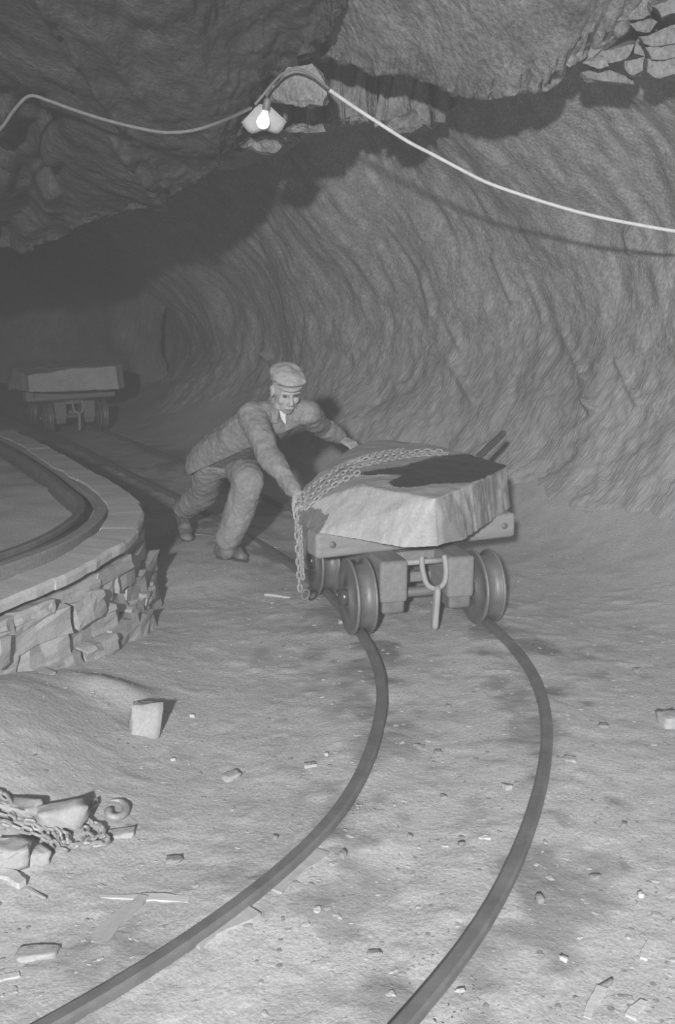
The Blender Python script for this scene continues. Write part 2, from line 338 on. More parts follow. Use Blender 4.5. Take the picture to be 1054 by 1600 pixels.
ceil_mid = roof_bed('ceiling', M_EDGE, [(1.9,.5),(.9,.16),(.4,.05),(.08,.01),(0,0),(-.05,.07),(-.1,.2),(-.12,.42),(-.1,.8),(.1,1.2)], 420, 130, .09, .0, 81, dirv=(.5,.2,-.8), rag=.03)
link('ceiling', grid_mesh('ceiling_cover', (lambda V: V + np.c_[0*V[:,0], 0*V[:,0], .12*fbm(V*.8, 3, 99)])(patch([[(x_, y_, 3.75 - .02*max(0, y_-5)) for x_ in (-10,-6,-2,2,6)] for y_ in (-6,0,6,12,20)], 80, 80)), 80, 80), M_ROOF, kind='structure')
def hull_rock(name, pts3, seed, parent, rough=.02, thick=None, mat_=None, vox=.02):
    bm = bmesh.new()
    for p in pts3: bm.verts.new(p)
    h = bmesh.ops.convex_hull(bm, input=bm.verts); bmesh.ops.delete(bm, geom=[g for g in set(h['geom_interior'] + h['geom_unused']) if isinstance(g, bmesh.types.BMVert)], context='VERTS')
    bmesh.ops.triangulate(bm, faces=bm.faces)
    for k in range(2): bmesh.ops.subdivide_edges(bm, edges=bm.edges[:], cuts=1, use_grid_fill=True); bmesh.ops.triangulate(bm, faces=bm.faces)
    V = np.array([v.co[:] for v in bm.verts]); D = np.stack([fbm(V*9 + 30*k, 3, seed) for k in range(3)], 1)*rough
    for v, d in zip(bm.verts, D): v.co += Vector(d)
    return link(name, bm_mesh(name, bm), mat_ or M_ROOF, parent)
# laminated slabs hanging at the right of the roof: outlines in the photograph, 0.12-0.3 m deep
PLATES = [([(858,100),(905,70),(945,48),(985,28),(1000,38),(965,60),(925,82),(880,112)],5.12,.25),([(935,20),(975,0),(1015,-5),(1018,18),(985,34),(950,38)],5.0,.3),
 ([(905,92),(945,82),(975,66),(992,70),(985,86),(950,96),(915,104)],5.16,.2),([(985,40),(1012,26),(1024,34),(1010,50),(992,52)],5.05,.2),
 ([(906,95),(940,90),(945,100),(930,106),(908,102)],5.1,.2),([(972,100),(1002,92),(1000,112),(988,118),(972,108)],5.1,.2),([(992,68),(1024,64),(1022,82),(1008,90),(994,86)],5.12,.2),
 ([(1000,60),(1060,40),(1062,60),(1030,72),(1005,70)],4.95,.3),([(1010,95),(1062,88),(1062,118),(1030,122),(1008,112)],5.0,.3),([(905,112),(940,108),(985,120),(985,132),(950,128),(915,124)],5.22,.2),
 ([(1020,10),(1062,-10),(1062,22),(1030,32)],4.9,.3),([(1005,75),(1062,62),(1062,86),(1015,92)],4.98,.3)]
for i, (pl, Y, th) in enumerate(PLATES):
    pts = [P(px, py, Y + .002*(px-950)*-.6) for px, py in pl] + [P(px, py - 4, Y + th) for px, py in pl]
    hull_rock('rock_slab', pts, 200+i, ceil_right, .018)
for i, (pl, Y, th) in enumerate([([(425,135),(455,112),(490,108),(512,140),(500,160),(472,170),(445,165),(430,155)],5.25,.35),([(372,228),(395,215),(430,215),(445,225),(430,235),(400,238)],5.6,.3),([(440,208),(470,196),(505,196),(510,206),(470,214)],5.9,.3),([(600,195),(640,180),(655,200),(640,212),(612,210)],6.1,.25)]):
    hull_rock('rock_lump', [P(px, py, Y) for px, py in pl] + [P(px, py - 8, Y + th) for px, py in pl] + [P(sum(p[0] for p in pl)/len(pl), sum(p[1] for p in pl)/len(pl), Y - .06)], 230+i, ceil_left if i < 3 else ceil_mid, .03)

# ---- dry-stone retaining wall with the upper track bed
TOPZ = .50
RIM = resample(WALLRIM, .02)
tt = np.gradient(RIM, axis=0); tt /= np.linalg.norm(tt, axis=1, keepdims=True); NIN = np.c_[-tt[:, 1], tt[:, 0]]   # towards the platform (left of travel)
def offset_path(path2, d, z):
    p = np.asarray(path2, float); t = np.gradient(p, axis=0); t /= np.linalg.norm(t, axis=1, keepdims=True); return np.c_[p[:, 0] - t[:, 1]*d, p[:, 1] + t[:, 0]*d, np.full(len(p), z)]
core = sweep('wall_left', offset_path(RIM[::6], .16, 0), [(-.09,-.1),(-.09,TOPZ-.08),(.06,TOPZ-.06),(.06,-.1)])
wall_left = link('wall_left', core, M_STONE, kind='structure')
# platform surface
inn = offset_path(RIM[::4], .10, TOPZ-.05); rows = []
for k, f in enumerate(np.linspace(0, 1, 60)):
    q = inn.copy(); q[:, 0] = inn[:, 0]*(1-f) + (-6.8)*f; q[:, 1] = inn[:, 1]*(1-f) + (inn[:, 1]*.8 + .2)*f; rows.append(q)
V = np.concatenate(rows); V[:, 2] += .02*fbm(V*1.8, 3, 15) + .006*fbm(V*9, 3, 16) - .042
link('floor', grid_mesh('floor_upper', V, len(inn), 60), M_FLOOR, kind='structure')
# stones, course by course
arc = np.r_[0, np.cumsum(np.linalg.norm(np.diff(RIM, axis=0), axis=1))]
s0 = arc[np.argmin(abs(RIM[:, 1] - 2.5))]; s1 = arc[np.argmin(abs(RIM[:, 1] - 6.3) + 10*(RIM[:, 1] < 5.2))]
r = random.Random(4); z = -.02
for ci, hgt in enumerate([.13, .065, .105, .10, .055]):
    s = s0 + r.random()*.15
    while s < s1:
        ln = r.uniform(.16, .42) * (1.15 if ci < 2 else .95); mid = s + ln/2; k = np.searchsorted(arc, mid); k = min(k, len(RIM)-1)
        dep = r.uniform(.16, .24); out = r.uniform(-.02, .03) + (.045 if ci < 2 else 0) - (.02 if ci == 4 else 0)
        c = RIM[k] + NIN[k]*(dep/2 - out - .02)
        me = rock_mesh('stone', (ln*1.05, dep, hgt*r.uniform(1.0, 1.14)), 1000+ci*100+int(s*37), 2, .13, 5, .80)
        link('stone', me, M_STONE, wall_left, loc=(c[0], c[1], z + hgt/2), rot=(r.uniform(-.06,.06), r.uniform(-.08,.08), math.atan2(tt[k,1], tt[k,0]) + r.uniform(-.17,-.04)))
        s += ln*.99
    z += hgt - .004
# coping: flat curved slabs, butted end to end
M_COPE = mat('coping_stone', .44, .54, 5, .85, .35, 40, bdist=.006, speck=.08)
cuts = [s0 - .1]
while cuts[-1] < s1 + 1.6: cuts.append(cuts[-1] + r.uniform(.5, .95))
for a, b in zip(cuts[:-1], cuts[1:]):
    seg = RIM[(arc >= a - .01) & (arc <= b + .01)]; seg = np.r_[seg[:-1:3], seg[-1:]]
    if len(seg) < 3: continue
    o_, i_ = r.uniform(-.022, -.012), r.uniform(.155, .162); dz_ = r.uniform(-.001, .001)
    pr = [(-o_, .0), (-o_+.004, .03), (-o_-.008, .045), (-i_+.006, .047), (-i_, .04), (-i_, .0)]
    cm = sweep('coping_slab', np.c_[seg, np.full(len(seg), TOPZ - .045 + dz_)], pr); V = verts_np(cm)
    set_verts(cm, V + np.stack([.010*fbm(V*6 + 20*k_, 3, 91) for k_ in range(2)] + [.004*fbm(V*7, 3, 95)], 1)); link('coping_slab', cm, M_COPE, wall_left)

# ================================================================== THINGS
M_RAIL = mat('worn_iron', .15, .24, 12, .5, .25, 60, metallic=.35, bdist=.004, spec=.4)
M_IRON = mat('dull_iron', .16, .26, 20, .55, .3, 70, metallic=.3, bdist=.003, spec=.4)
M_WOOD = mat('weathered_timber', .20, .30, 9, .9, .4, 30, stretch=(1, 8, 8), bdist=.006, speck=.1)
RAILP = [(-.038,-.035),(-.038,-.027),(-.010,-.016),(-.010,.026),(-.021,.034),(-.021,.053),(-.014,.060),(.014,.060),(.021,.053),(.021,.034),(.010,.026),(.010,-.016),(.038,-.027),(.038,-.035)]
def rail(path2, z, label, group, prof=RAILP):
    return tag(link('rail', sweep('rail', np.c_[path2, np.full(len(path2), z)], prof), M_RAIL), label, 'rail', group)
rail(resample(MAINL, .05), 0, 'dark curved iron rail nearer the stone wall, on which the cart stands', 'rails of the cart track')
rail(resample(MAINR, .05), 0, 'dark curved iron rail nearer the rock face, on the right of the cart track', 'rails of the cart track')
UP = catmull([(-2.9,2.3),(-2.1,3.1),(-1.66,3.75),(-1.43,4.2),(-1.345,4.5),(-1.32,4.78),(-1.335,5.05),(-1.40,5.3),(-1.55,5.6),(-1.88,6.25),(-2.46,7.27),(-3.2,8.4),(-4.3,9.9)], 160)
rail(resample(UP, .05), TOPZ-.055, 'curved iron rail on the raised stone platform at the left', 'rails of the upper track')
UG = offset_path(resample(UP, .05), -.105, TOPZ-.05)
tag(link('guard_strip', sweep('guard_strip', UG, [(-.03,-.02),(-.03,.035),(-.022,.042),(.022,.042),(.03,.035),(.03,-.02)]), M_WOOD), 'low curved guard strip between the upper rail and the coping slabs', 'guard strip')

# ---- lamp and its cables
M_CABLE = mat('cable_rubber', .16, .22, 30, .7, .2, 80)
M_CABLEW = mat('pale_cable', .62, .75, 30, .7, .2, 80)
M_TIN = mat('dusty_tin', .30, .38, 12, .5, .2, 50)
def cable(name, pts, rad, m, label, cat='cable'):
    p = catmull([tuple(P(*q)) for q in pts], 90); V, F = tube(p, rad, 8)
    return tag(link(name, mesh_from(name, V, F), m, smooth=True), label, cat)
cable('cable', [(-60,262,4.90),(0,202,4.80),(22,172,4.75),(46,150,4.72),(75,157,4.72),(105,168,4.72),(150,183,4.72),(190,194,4.75),(230,203,4.78),(262,207,4.80),(300,204,4.82),(340,192,4.90),(372,178,5.08),(392,168,5.20)], .008, M_CABLE, 'grey cable sagging across the dark roof from the left edge to the lamp')
cable('cable', [(398,163,5.2),(412,147,5.18),(427,129,5.14),(442,115,5.1),(462,108,5.08),(485,116,5.1),(503,130,5.12),(513,138,5.14)], .007, M_CABLE, 'thin dark cable arching over a rock lump above the lamp')
cable('cable', [(515,141,5.15),(535,155,5.2),(560,172,5.25),(600,198,5.3),(640,223,5.35),(675,241,5.4),(720,265,5.42),(760,285,5.45),(810,303,5.45),(870,322,5.42),(930,338,5.38),(990,350,5.32),(1060,362,5.25),(1150,372,5.15)], .0095, M_CABLEW, 'pale cable slanting down to the right across the rock face')
bl = P(411, 190, 5.22)
lamp = empty('lamp', bl, 'lit bare bulb in a small tin shade under the rock ledge', 'lamp')
M_BULB = bpy.data.materials.new('lit_glass'); M_BULB.use_nodes = True
bb = M_BULB.node_tree.nodes['Principled BSDF']; bb.inputs['Base Color'].default_value = grey(.9); bb.inputs['Emission Color'].default_value = grey(1); bb.inputs['Emission Strength'].default_value = 1.6
tilt = (math.radians(8), math.radians(14), 0)
link('bulb', lathe('bulb', [(0,-.036),(.014,-.033),(.027,-.022),(.033,-.006),(.031,.010),(.023,.026),(.015,.042),(.013,.055),(0,.055)], 24, 'Z', False), M_BULB, lamp, True, rot=tilt)
link('socket', lathe('socket', [(0,.052),(.017,.052),(.019,.06),(.019,.10),(.012,.112),(0,.112)], 16, 'Z', False), M_IRON, lamp, True, rot=tilt)
# folded tin shade behind the bulb
V, F = [], []
nA, nB = 15, 7
for i in range(nA):
    a = math.radians(10 + 165*i/(nA-1))
    for j in range(nB):
        t = j/(nB-1); rr = .02 + .095*t
        V.append((-math.cos(a)*rr*1.0, .015 + math.sin(a)*rr*.55, .085 - .115*t*(.75+.35*math.sin(a*1.0)) + .012*math.sin(5*a)*t))
for i in range(nA-1):
    for j in range(nB-1): F.append((i*nB+j, i*nB+j+1, (i+1)*nB+j+1, (i+1)*nB+j))
sh = link('shade', mesh_from('shade', V, F), M_TIN, lamp, True); so = sh.modifiers.new('thick', 'SOLIDIFY'); so.thickness = .003
l_ = point_light('bulb_light', (0,0,0), .22, .035); l_.parent = lamp; l_.location = (0.0, -.05, -.045)

# ---- rail cart
FL = G(558, 979, .06); FR = G(751, 962, .06); CM = (FL + FR)/2; CANG = math.atan2((FR-FL).y, (FR-FL).x); GAUGE = (FR-FL).length
CM.z = 0
M_WHEEL = mat('wheel_iron', .13, .21, 15, .5, .25, 60, metallic=.3, bdist=.003, spec=.4)
M_CWOOD = mat('cart_timber', .19, .27, 7, .9, .4, 30, stretch=(6, 1, 6), bdist=.006, speck=.12)
M_BWOOD = mat('bolster_timber', .24, .32, 7, .9, .4, 30, stretch=(1, 6, 6), bdist=.006, speck=.1)
M_GREASE = mat('greasy_hub', .05, .08, 30, .18, .3, 50, bdist=.006, spec=.7)
WPROF = [(.045,-.055),(.052,-.055),(.052,-.048),(.135,-.038),(.172,-.050),(.178,-.046),(.178,-.038),(.153,-.028),(.150,0),(.153,.028),(.178,.038),(.178,.046),(.172,.050),(.135,.038),(.052,.048),(.052,.055),(.045,.055)]
def wheel_parts(cart, x, y, me, hub, rim):
    w = link('wheel', me, M_WHEEL, cart, True, loc=(x, y, .21))
    sgn = -1 if x < 0 else 1
    link('hub', hub, M_GREASE, w, True, loc=(sgn*.055, 0, 0))
    for s in (-1, 1): link('flange', rim, M_IRON, w, True, loc=(s*.042, 0, 0))
def chain_link_mesh(name, L, W, r, n=14, k=6):
    pts = []
    for i in range(n):
        a = 2*math.pi*i/n; c, s = math.cos(a), math.sin(a); pts.append(Vector(((W/2-r)*c, 0, (W/2-r)*s + (1 if s > 1e-6 else -1 if s < -1e-6 else 0)*(L-W)/2)))
    V, F = [], []
    for i in range(n):
        t = (pts[(i+1) % n] - pts[i-1]).normalized(); side = t.cross(Vector((0,1,0))).normalized()
        for j in range(k):
            a = 2*math.pi*j/k; V.append(pts[i] + side*math.cos(a)*r + Vector((0,1,0))*math.sin(a)*r)
    for i in range(n):
        for j in range(k): F.append((i*k+j, i*k+(j+1) % k, ((i+1) % n)*k+(j+1) % k, ((i+1) % n)*k+j))
    return mesh_from(name, V, F)
BW = Vector((.375, 4.725, 0)) - CM; BOLP = (BW.x*math.cos(CANG) + BW.y*math.sin(CANG), -BW.x*math.sin(CANG) + BW.y*math.cos(CANG), 0)
def make_cart(loc, rz, label):
    cart = empty('mine_cart', loc, label, 'cart', 'flat carts on the track', rz)
    me = lathe('wheel', WPROF, 40, 'X'); hub = lathe('hub', [(0,-.03),(.04,-.03),(.042,-.01),(.036,.012),(.024,.03),(0,.034)], 16, 'X', False)
    rim = lathe('flange', [(.170,-.006),(.179,-.006),(.181,0),(.179,.006),(.170,.006)], 40, 'X')
    h = GAUGE/2
    for x in (-h, h):
        for y in (0, .66): wheel_parts(cart, x, y, me, hub, rim)
    ax = tube_mesh('axle', [(-h-.07,0,0),(h+.07,0,0)], .024, 10)
    for y in (0, .66): link('axle', ax, M_IRON, cart, True, loc=(0, y, .21))
    # front bolster with rounded, bevelled ends
    bm = bmesh.new(); L0, L1 = -.545, .545
    add_box(bm, (L1-L0, .13, .125), ((L0+L1)/2, 0, .4525), bevel=.02, seg=3); b = link('bolster', bm_mesh('bolster', bm), M_BWOOD, cart, loc=BOLP, rot=(0, 0, math.radians(24) - CANG))
    bolt = lathe('bolt', [(0,-.012),(.014,-.010),(.016,0),(.016,.006),(0,.006)], 10, 'Z', False)
    for x in (L0+.08, L1-.07): link('bolt', bolt, M_IRON, b, True, loc=(x, -.066, .455), rot=(-math.pi/2*-1, 0, 0))
    link('rear_bolster', box_mesh('rear_bolster', (.72, .12, .125), .016, 2), M_BWOOD, cart, loc=(.02, .72, .4525))
    for x in (-.165, .165):
        link('sill', box_mesh('sill', (.135, 1.0, .20), .018, 3), M_CWOOD, cart, loc=(x, .40, .292))
        for y in (0, .66): link('axle_box', box_mesh('axle_box', (.11, .12, .075), .012, 2), M_IRON, cart, loc=(x, y-.03, .175))
    for y, z, t in ((.12,.36,.045),(.16,.24,.05),(.58,.30,.06)):
        link('cross_bar', box_mesh('cross_bar', (.21, .06, t), .006, 1), M_CWOOD, cart, loc=(0, y, z))
    link('draw_bar', tube_mesh('draw_bar', [(-.12,-.06,.372),(.12,-.06,.372)], .014, 8), M_TIN, cart, True)
    # coupling: bent shackle over the draw bar and one long link
    sh = [(-.055,-.075,.40),(-.058,-.085,.37),(-.055,-.105,.32),(-.04,-.118,.275),(0,-.125,.255),(.04,-.118,.275),(.055,-.105,.32),(.058,-.085,.37),(.055,-.075,.40)]
    link('shackle', tube_mesh('shackle', catmull(sh, 30), .0135, 8), M_TIN, cart, True, loc=(.03,0,0))
    link('coupling_link', chain_link_mesh('coupling_link', .22, .075, .0155, 20, 8), M_TIN, cart, True, loc=(.03,-.128,.165), rot=(0.05, 0.0, math.radians(76)))
    return cart
cart = make_cart(CM, CANG, 'flat four-wheeled rail cart carrying the pale block, pushed by the man')

# ---- the block of stone on the cart
def remeshed(name, build, vox, smooth_it=0, fac=.5):
    bm = bmesh.new(); build(bm); me = bpy.data.meshes.new('t'); bm.to_mesh(me); bm.free()
    o = bpy.data.objects.new('t', me); COL.objects.link(o)
    m = o.modifiers.new('r', 'REMESH'); m.mode = 'VOXEL'; m.voxel_size = vox
    if smooth_it: q = o.modifiers.new('s', 'SMOOTH'); q.iterations = smooth_it; q.factor = fac
    dg = bpy.context.evaluated_depsgraph_get(); dg.update(); out = bpy.data.meshes.new_from_object(o.evaluated_get(dg)); out.name = name
    bpy.data.objects.remove(o); bpy.data.meshes.remove(me); return out
def in_poly(px, py, poly):
    ins = np.zeros(len(px), bool); n = len(poly)
    for i in range(n):
        x1, y1 = poly[i]; x2, y2 = poly[(i+1) % n]
        c = ((y1 > py) != (y2 > py)); xi = (x2-x1)*(py-y1)/((y2-y1) if y2 != y1 else 1e-9) + x1; ins ^= c & (px < xi)
    return ins
TZ = .735
top = [G(567,758,TZ), G(679,780,TZ-.006), G(737,756,TZ), G(791,727,TZ), G(735,709,TZ), G(669,693,TZ), G(601,686,TZ), G(561,694,TZ), G(545,701,.715), G(502,736,.665), G(470,764,.62), G(460,791,.588)]
bot = [G(462,819,.515), G(494,833,.512), G(605,851,.512), G(629,858,.508), G(685,857,.506), G(725,845,.512), G(749,813,.512), G(797,795,.512)] + [Vector((.86,5.3,.515)), Vector((.70,5.55,.515)), Vector((.28,5.95,.515)), Vector((.12,5.75,.515)), Vector((-.12,5.2,.515))]
def slab_build(bm):
    for p in top + bot: bm.verts.new(p)
    h = bmesh.ops.convex_hull(bm, input=bm.verts)
    bmesh.ops.delete(bm, geom=[g for g in set(h['geom_interior'] + h['geom_unused']) if isinstance(g, bmesh.types.BMVert)], context='VERTS')
sl = remeshed('stone_block', slab_build, .009, 1, .5)
V = verts_np(sl); N = norms_np(sl); side = sstep(.8, .4, N[:, 2])
groove = -np.abs(vnoise(np.c_[V[:, 0]*15, V[:, 1]*15, V[:, 2]*2], 3))*.012 * side * sstep(.40, .46, V[:, 0])
V2 = V + N*(.005*fbm(V*9, 4, 77) + .004*np.maximum(0, fbm(V*np.array([26,26,9]), 3, 78))*side + groove)[:, None]
V2[:, 2] = np.where(V2[:, 2] < .522, np.maximum(V2[:, 2], .516), V2[:, 2]); set_verts(sl, V2)
px, py = proj_np(V2); dark_mask = [(552,741),(580,735),(629,728),(660,719),(679,713),(705,711),(728,709),(790,724),(800,728),(786,733),(753,748),(735,754),(679,756),(650,760),(634,762),(615,760),(606,754),(629,742),(600,741),(580,742)]  # outline of the near-black, smoother area on the block's top
w = in_poly(px + 1.5*vnoise(V2*60, 4), py + 1.0*vnoise(V2*60, 5), dark_mask) & (N[:, 2] > .55) & (V2[:, 2] > .70)
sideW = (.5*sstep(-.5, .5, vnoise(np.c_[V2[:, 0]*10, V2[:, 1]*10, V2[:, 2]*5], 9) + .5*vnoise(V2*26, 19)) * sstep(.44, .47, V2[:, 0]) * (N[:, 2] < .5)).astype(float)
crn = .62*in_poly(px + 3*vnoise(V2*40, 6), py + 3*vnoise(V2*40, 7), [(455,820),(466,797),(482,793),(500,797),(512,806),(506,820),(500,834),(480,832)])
at = sl.attributes.new('dark_mask', 'FLOAT', 'POINT'); at.data.foreach_set('value', np.clip(w*1.0 + sideW + crn, 0, 1).astype(np.float32))  # per-vertex mix towards near-black: top patch, mottled right sides, left corner
M_BLOCK = mat('pale_slate', .36, .48, 6, .8, .4, 40, bdist=.008, attr='dark_mask', attr_val=.03, speck=.08)
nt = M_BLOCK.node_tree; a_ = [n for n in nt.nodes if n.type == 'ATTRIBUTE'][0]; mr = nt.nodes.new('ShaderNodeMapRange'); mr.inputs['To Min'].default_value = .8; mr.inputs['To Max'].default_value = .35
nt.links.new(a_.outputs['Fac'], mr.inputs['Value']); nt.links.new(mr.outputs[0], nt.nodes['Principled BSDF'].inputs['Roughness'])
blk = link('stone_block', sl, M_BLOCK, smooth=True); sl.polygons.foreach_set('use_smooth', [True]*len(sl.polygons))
try: sl.set_sharp_from_angle(angle=math.radians(32))
except Exception: pass
tag(blk, 'large pale angular stone block with a dark patch on top lying on the cart', 'stone block', 'stone blocks on carts')

# ---- chains
from mathutils.bvhtree import BVHTree
M_CHAIN = mat('chain_iron', .30, .42, 40, .55, .2, 80, metallic=.2)
LINK = chain_link_mesh('chain_link', .046, .030, .0058, 12, 5)
def lay_chain(root, pts, step=.031, lift=None, twist=0.0):
    p = resample(catmull(pts, max(30, len(pts)*8)), step)
    for i in range(len(p)-1):
        a, b = Vector(p[i]), Vector(p[i+1]); d = (b-a).normalized(); q = d.to_track_quat('Z', 'Y')
        roll = Matrix.Rotation(math.pi/2*(i % 2) + twist + random.uniform(-.25,.25), 4, 'Z')
        o = link('link', LINK, M_CHAIN, root); o.matrix_local = Matrix.Translation((a+b)/2 - root.location) @ q.to_matrix().to_4x4() @ roll
bm = bmesh.new(); bm.from_mesh(sl); BV = BVHTree.FromBMesh(bm); bm.free()
def hit(px, py, bv, off=0.0, dflt=None):
    d = ray(px, py).normalized(); r_ = bv.ray_cast(Vector((0,0,CAMZ)), d)
    if r_[0] is None: return Vector(dflt) if dflt is not None else None
    return r_[0] + (r_[1] if r_[1].dot(d) < 0 else -r_[1])*off
def on_block(pts, off=.012):
    out = []
    for p in pts:
        q = hit(p[0], p[1], BV, off)
        if q is not None: out.append(tuple(q))
    return out
chn = empty('chain', hit(545, 735, BV), 'doubled iron chain lashed over the pale block on the cart', 'chain')
for k, line in enumerate([[(469,786),(480,772),(498,757),(520,742),(545,728),(580,719),(620,712),(660,708),(690,709)],[(472,793),(486,779),(506,762),(530,746),(556,733),(590,725),(630,717),(670,713),(700,712)],[(478,797),(495,784),(515,767),(540,752),(562,741)],[(474,775),(490,761),(510,746),(530,733),(556,722),(590,712),(630,705)]]):
    q = on_block(line); 
    if len(q) > 3: lay_chain(chn, q, twist=k*.7)
hc = empty('hanging_chain', P(464, 822, 4.66), 'short chain end hanging from the left corner of the block beside the wheels', 'chain')
lay_chain(hc, [tuple(P(461,800,4.655)), tuple(P(463,822,4.645)), tuple(P(465,860,4.645)), tuple(P(467,900,4.645)), tuple(P(469,924,4.645))])
lay_chain(hc, [tuple(P(467,806,4.635)), tuple(P(469,830,4.635)), tuple(P(471,870,4.635)), tuple(P(473,905,4.635))], twist=.8)
ring = chain_link_mesh('ring', .062, .046, .006, 16, 6); o = link('ring', ring, M_IRON, hc, True); o.location = P(477,929,4.63) - hc.location; o.rotation_euler = (0, .25, .2)
M_BARW = mat('dark_bar_wood', .08, .13, 9, .9, .3, 40)
# lever bar leaning behind the block
a, b = P(745,716,5.62), P(786,677,5.95)
tag(link('pry_bar', tube_mesh('pry_bar', [a + (a-b)*1.2, a, b],   .02, 8), M_BARW), 'dark wooden bar leaning out behind the block on the cart', 'bar')

# ---- second cart farther up the tunnel
def copy_tree(o, parent=None):
    c = o.copy(); COL.objects.link(c)
    if parent is not None: c.parent = parent; c.matrix_parent_inverse = o.matrix_parent_inverse.copy()
    for ch in list(o.children): copy_tree(ch, c)
    return c
far = copy_tree(cart); k = np.argmin(abs(MAINL[:, 1] - 11.2) + 10*(MAINL[:, 1] < 10)); kr = np.argmin(((MAINR - MAINL[k])**2).sum(1))
mid = (MAINL[k] + MAINR[kr])/2; d_ = MAINR[kr] - MAINL[k]; far.location = (mid[0], mid[1], 0); far.rotation_euler = (0, 0, math.atan2(d_[1], d_[0])); far['label'] = 'dim flat cart standing far back in the dark tunnel'
fa = math.atan2(d_[1], d_[0])
def far_build(bm):
    for p in [(-.58,-.42,.02),(.42,-.42,.0),(.60,-.1,.0),(.62,.9,.0),(-.5,1.0,.0),(-.66,.2,.0),(-.58,-.42,.20),(-.05,-.48,.27),(.38,-.44,.27),(.56,-.12,.27),(.58,.85,.27),(-.45,.95,.27),(-.6,.2,.24)]: bm.verts.new(p)
    h = bmesh.ops.convex_hull(bm, input=bm.verts); bmesh.ops.delete(bm, geom=[g for g in set(h['geom_interior'] + h['geom_unused']) if isinstance(g, bmesh.types.BMVert)], context='VERTS')
fb = remeshed('stone_block', far_build, .02, 2); V = verts_np(fb); set_verts(fb, V + norms_np(fb)*(.01*fbm(V*6, 3, 5))[:, None]); 
fo = link('stone_block', fb, M_BLOCK, loc=(mid[0], mid[1], .525), rot=(0, 0, fa)); tag(fo, 'dim angular stone block on the cart far back in the dark tunnel', 'stone block', 'stone blocks on carts')

# ---- the man pushing the cart
J = {'pelvis':(-0.666,5.785,0.665),'spine':(-0.513,5.599,0.801),'neck':(-0.328,5.418,0.950),'head':(-0.276,5.340,1.083),'rs':(-0.455,5.275,0.955),'re':(-0.350,5.031,0.782),'rw':(-0.213,4.840,0.640),
 'ls':(-0.165,5.430,0.950),'le':(-0.098,5.690,0.850),'lw':(0.015,5.800,0.765),'rh':(-0.735,5.744,0.640),'rk':(-0.832,6.070,0.390),'ra':(-1.020,6.390,0.190),'lh':(-0.629,5.882,0.635),'lk':(-0.490,5.476,0.566),'la':(-0.640,5.585,0.160)}
J = {k: Vector(v) for k, v in J.items()}
def frame(fwd, up):
    f = Vector(fwd).normalized(); l = Vector(up).cross(f).normalized(); u = f.cross(l).normalized()      # x = his left, y = forward, z = up
    M = Matrix.Identity(4)
    for i in range(3): M[i][0] = l[i]; M[i][1] = f[i]; M[i][2] = u[i]
    return M
def ell(bm, c, r, M=None, seg=16):
    t = bmesh.ops.create_uvsphere(bm, u_segments=seg, v_segments=seg*3//4, radius=1.0)
    X = Matrix.Translation(c) @ (M.to_3x3().to_4x4() if M is not None else Matrix.Identity(4)) @ Matrix.Diagonal((r[0], r[1], r[2], 1)); bmesh.ops.transform(bm, matrix=X, verts=t['verts'])
def cap(bm, a, b, ra, rb, n=14, flat=None, ref=None):
    a, b = Vector(a), Vector(b); d = (b-a); L = d.length; d.normalize()
    ref = Vector(ref) if ref is not None else (Vector((0,0,1)) if abs(d.z) < .9 else Vector((1,0,0)))
    s = d.cross(ref).normalized(); u = s.cross(d).normalized(); fl = flat or (1, 1); rings = []
    for k in range(5):
        t = k/4*math.pi/2; rings.append((-ra*math.cos(t), ra*math.sin(t)))
    for k in range(5):
        t = k/4*math.pi/2; rings.append((L + rb*math.sin(t), rb*math.cos(t)))
    vs = []
    for h, rr in rings:
        rr = max(rr, 1e-4); vs.append([bm.verts.new(a + d*h + (s*math.cos(2*math.pi*j/n)*fl[0] + u*math.sin(2*math.pi*j/n)*fl[1])*rr) for j in range(n)])
    for i in range(len(vs)-1):
        for j in range(n): bm.faces.new((vs[i][j], vs[i][(j+1) % n], vs[i+1][(j+1) % n], vs[i+1][j]))
    bm.faces.new(vs[0][::-1]); bm.faces.new(vs[-1])
def lerp(a, b, t): return Vector(a)*(1-t) + Vector(b)*t
HEADM = Matrix.Translation(J['head']) @ frame((.34,-.86,-.40), (.10,-.30,.95))
def hp(x, y, z): return HEADM @ Vector((x, y, z))
CH = frame(Vector((.62,-.62,-.45)), (J['neck']-J['spine']))
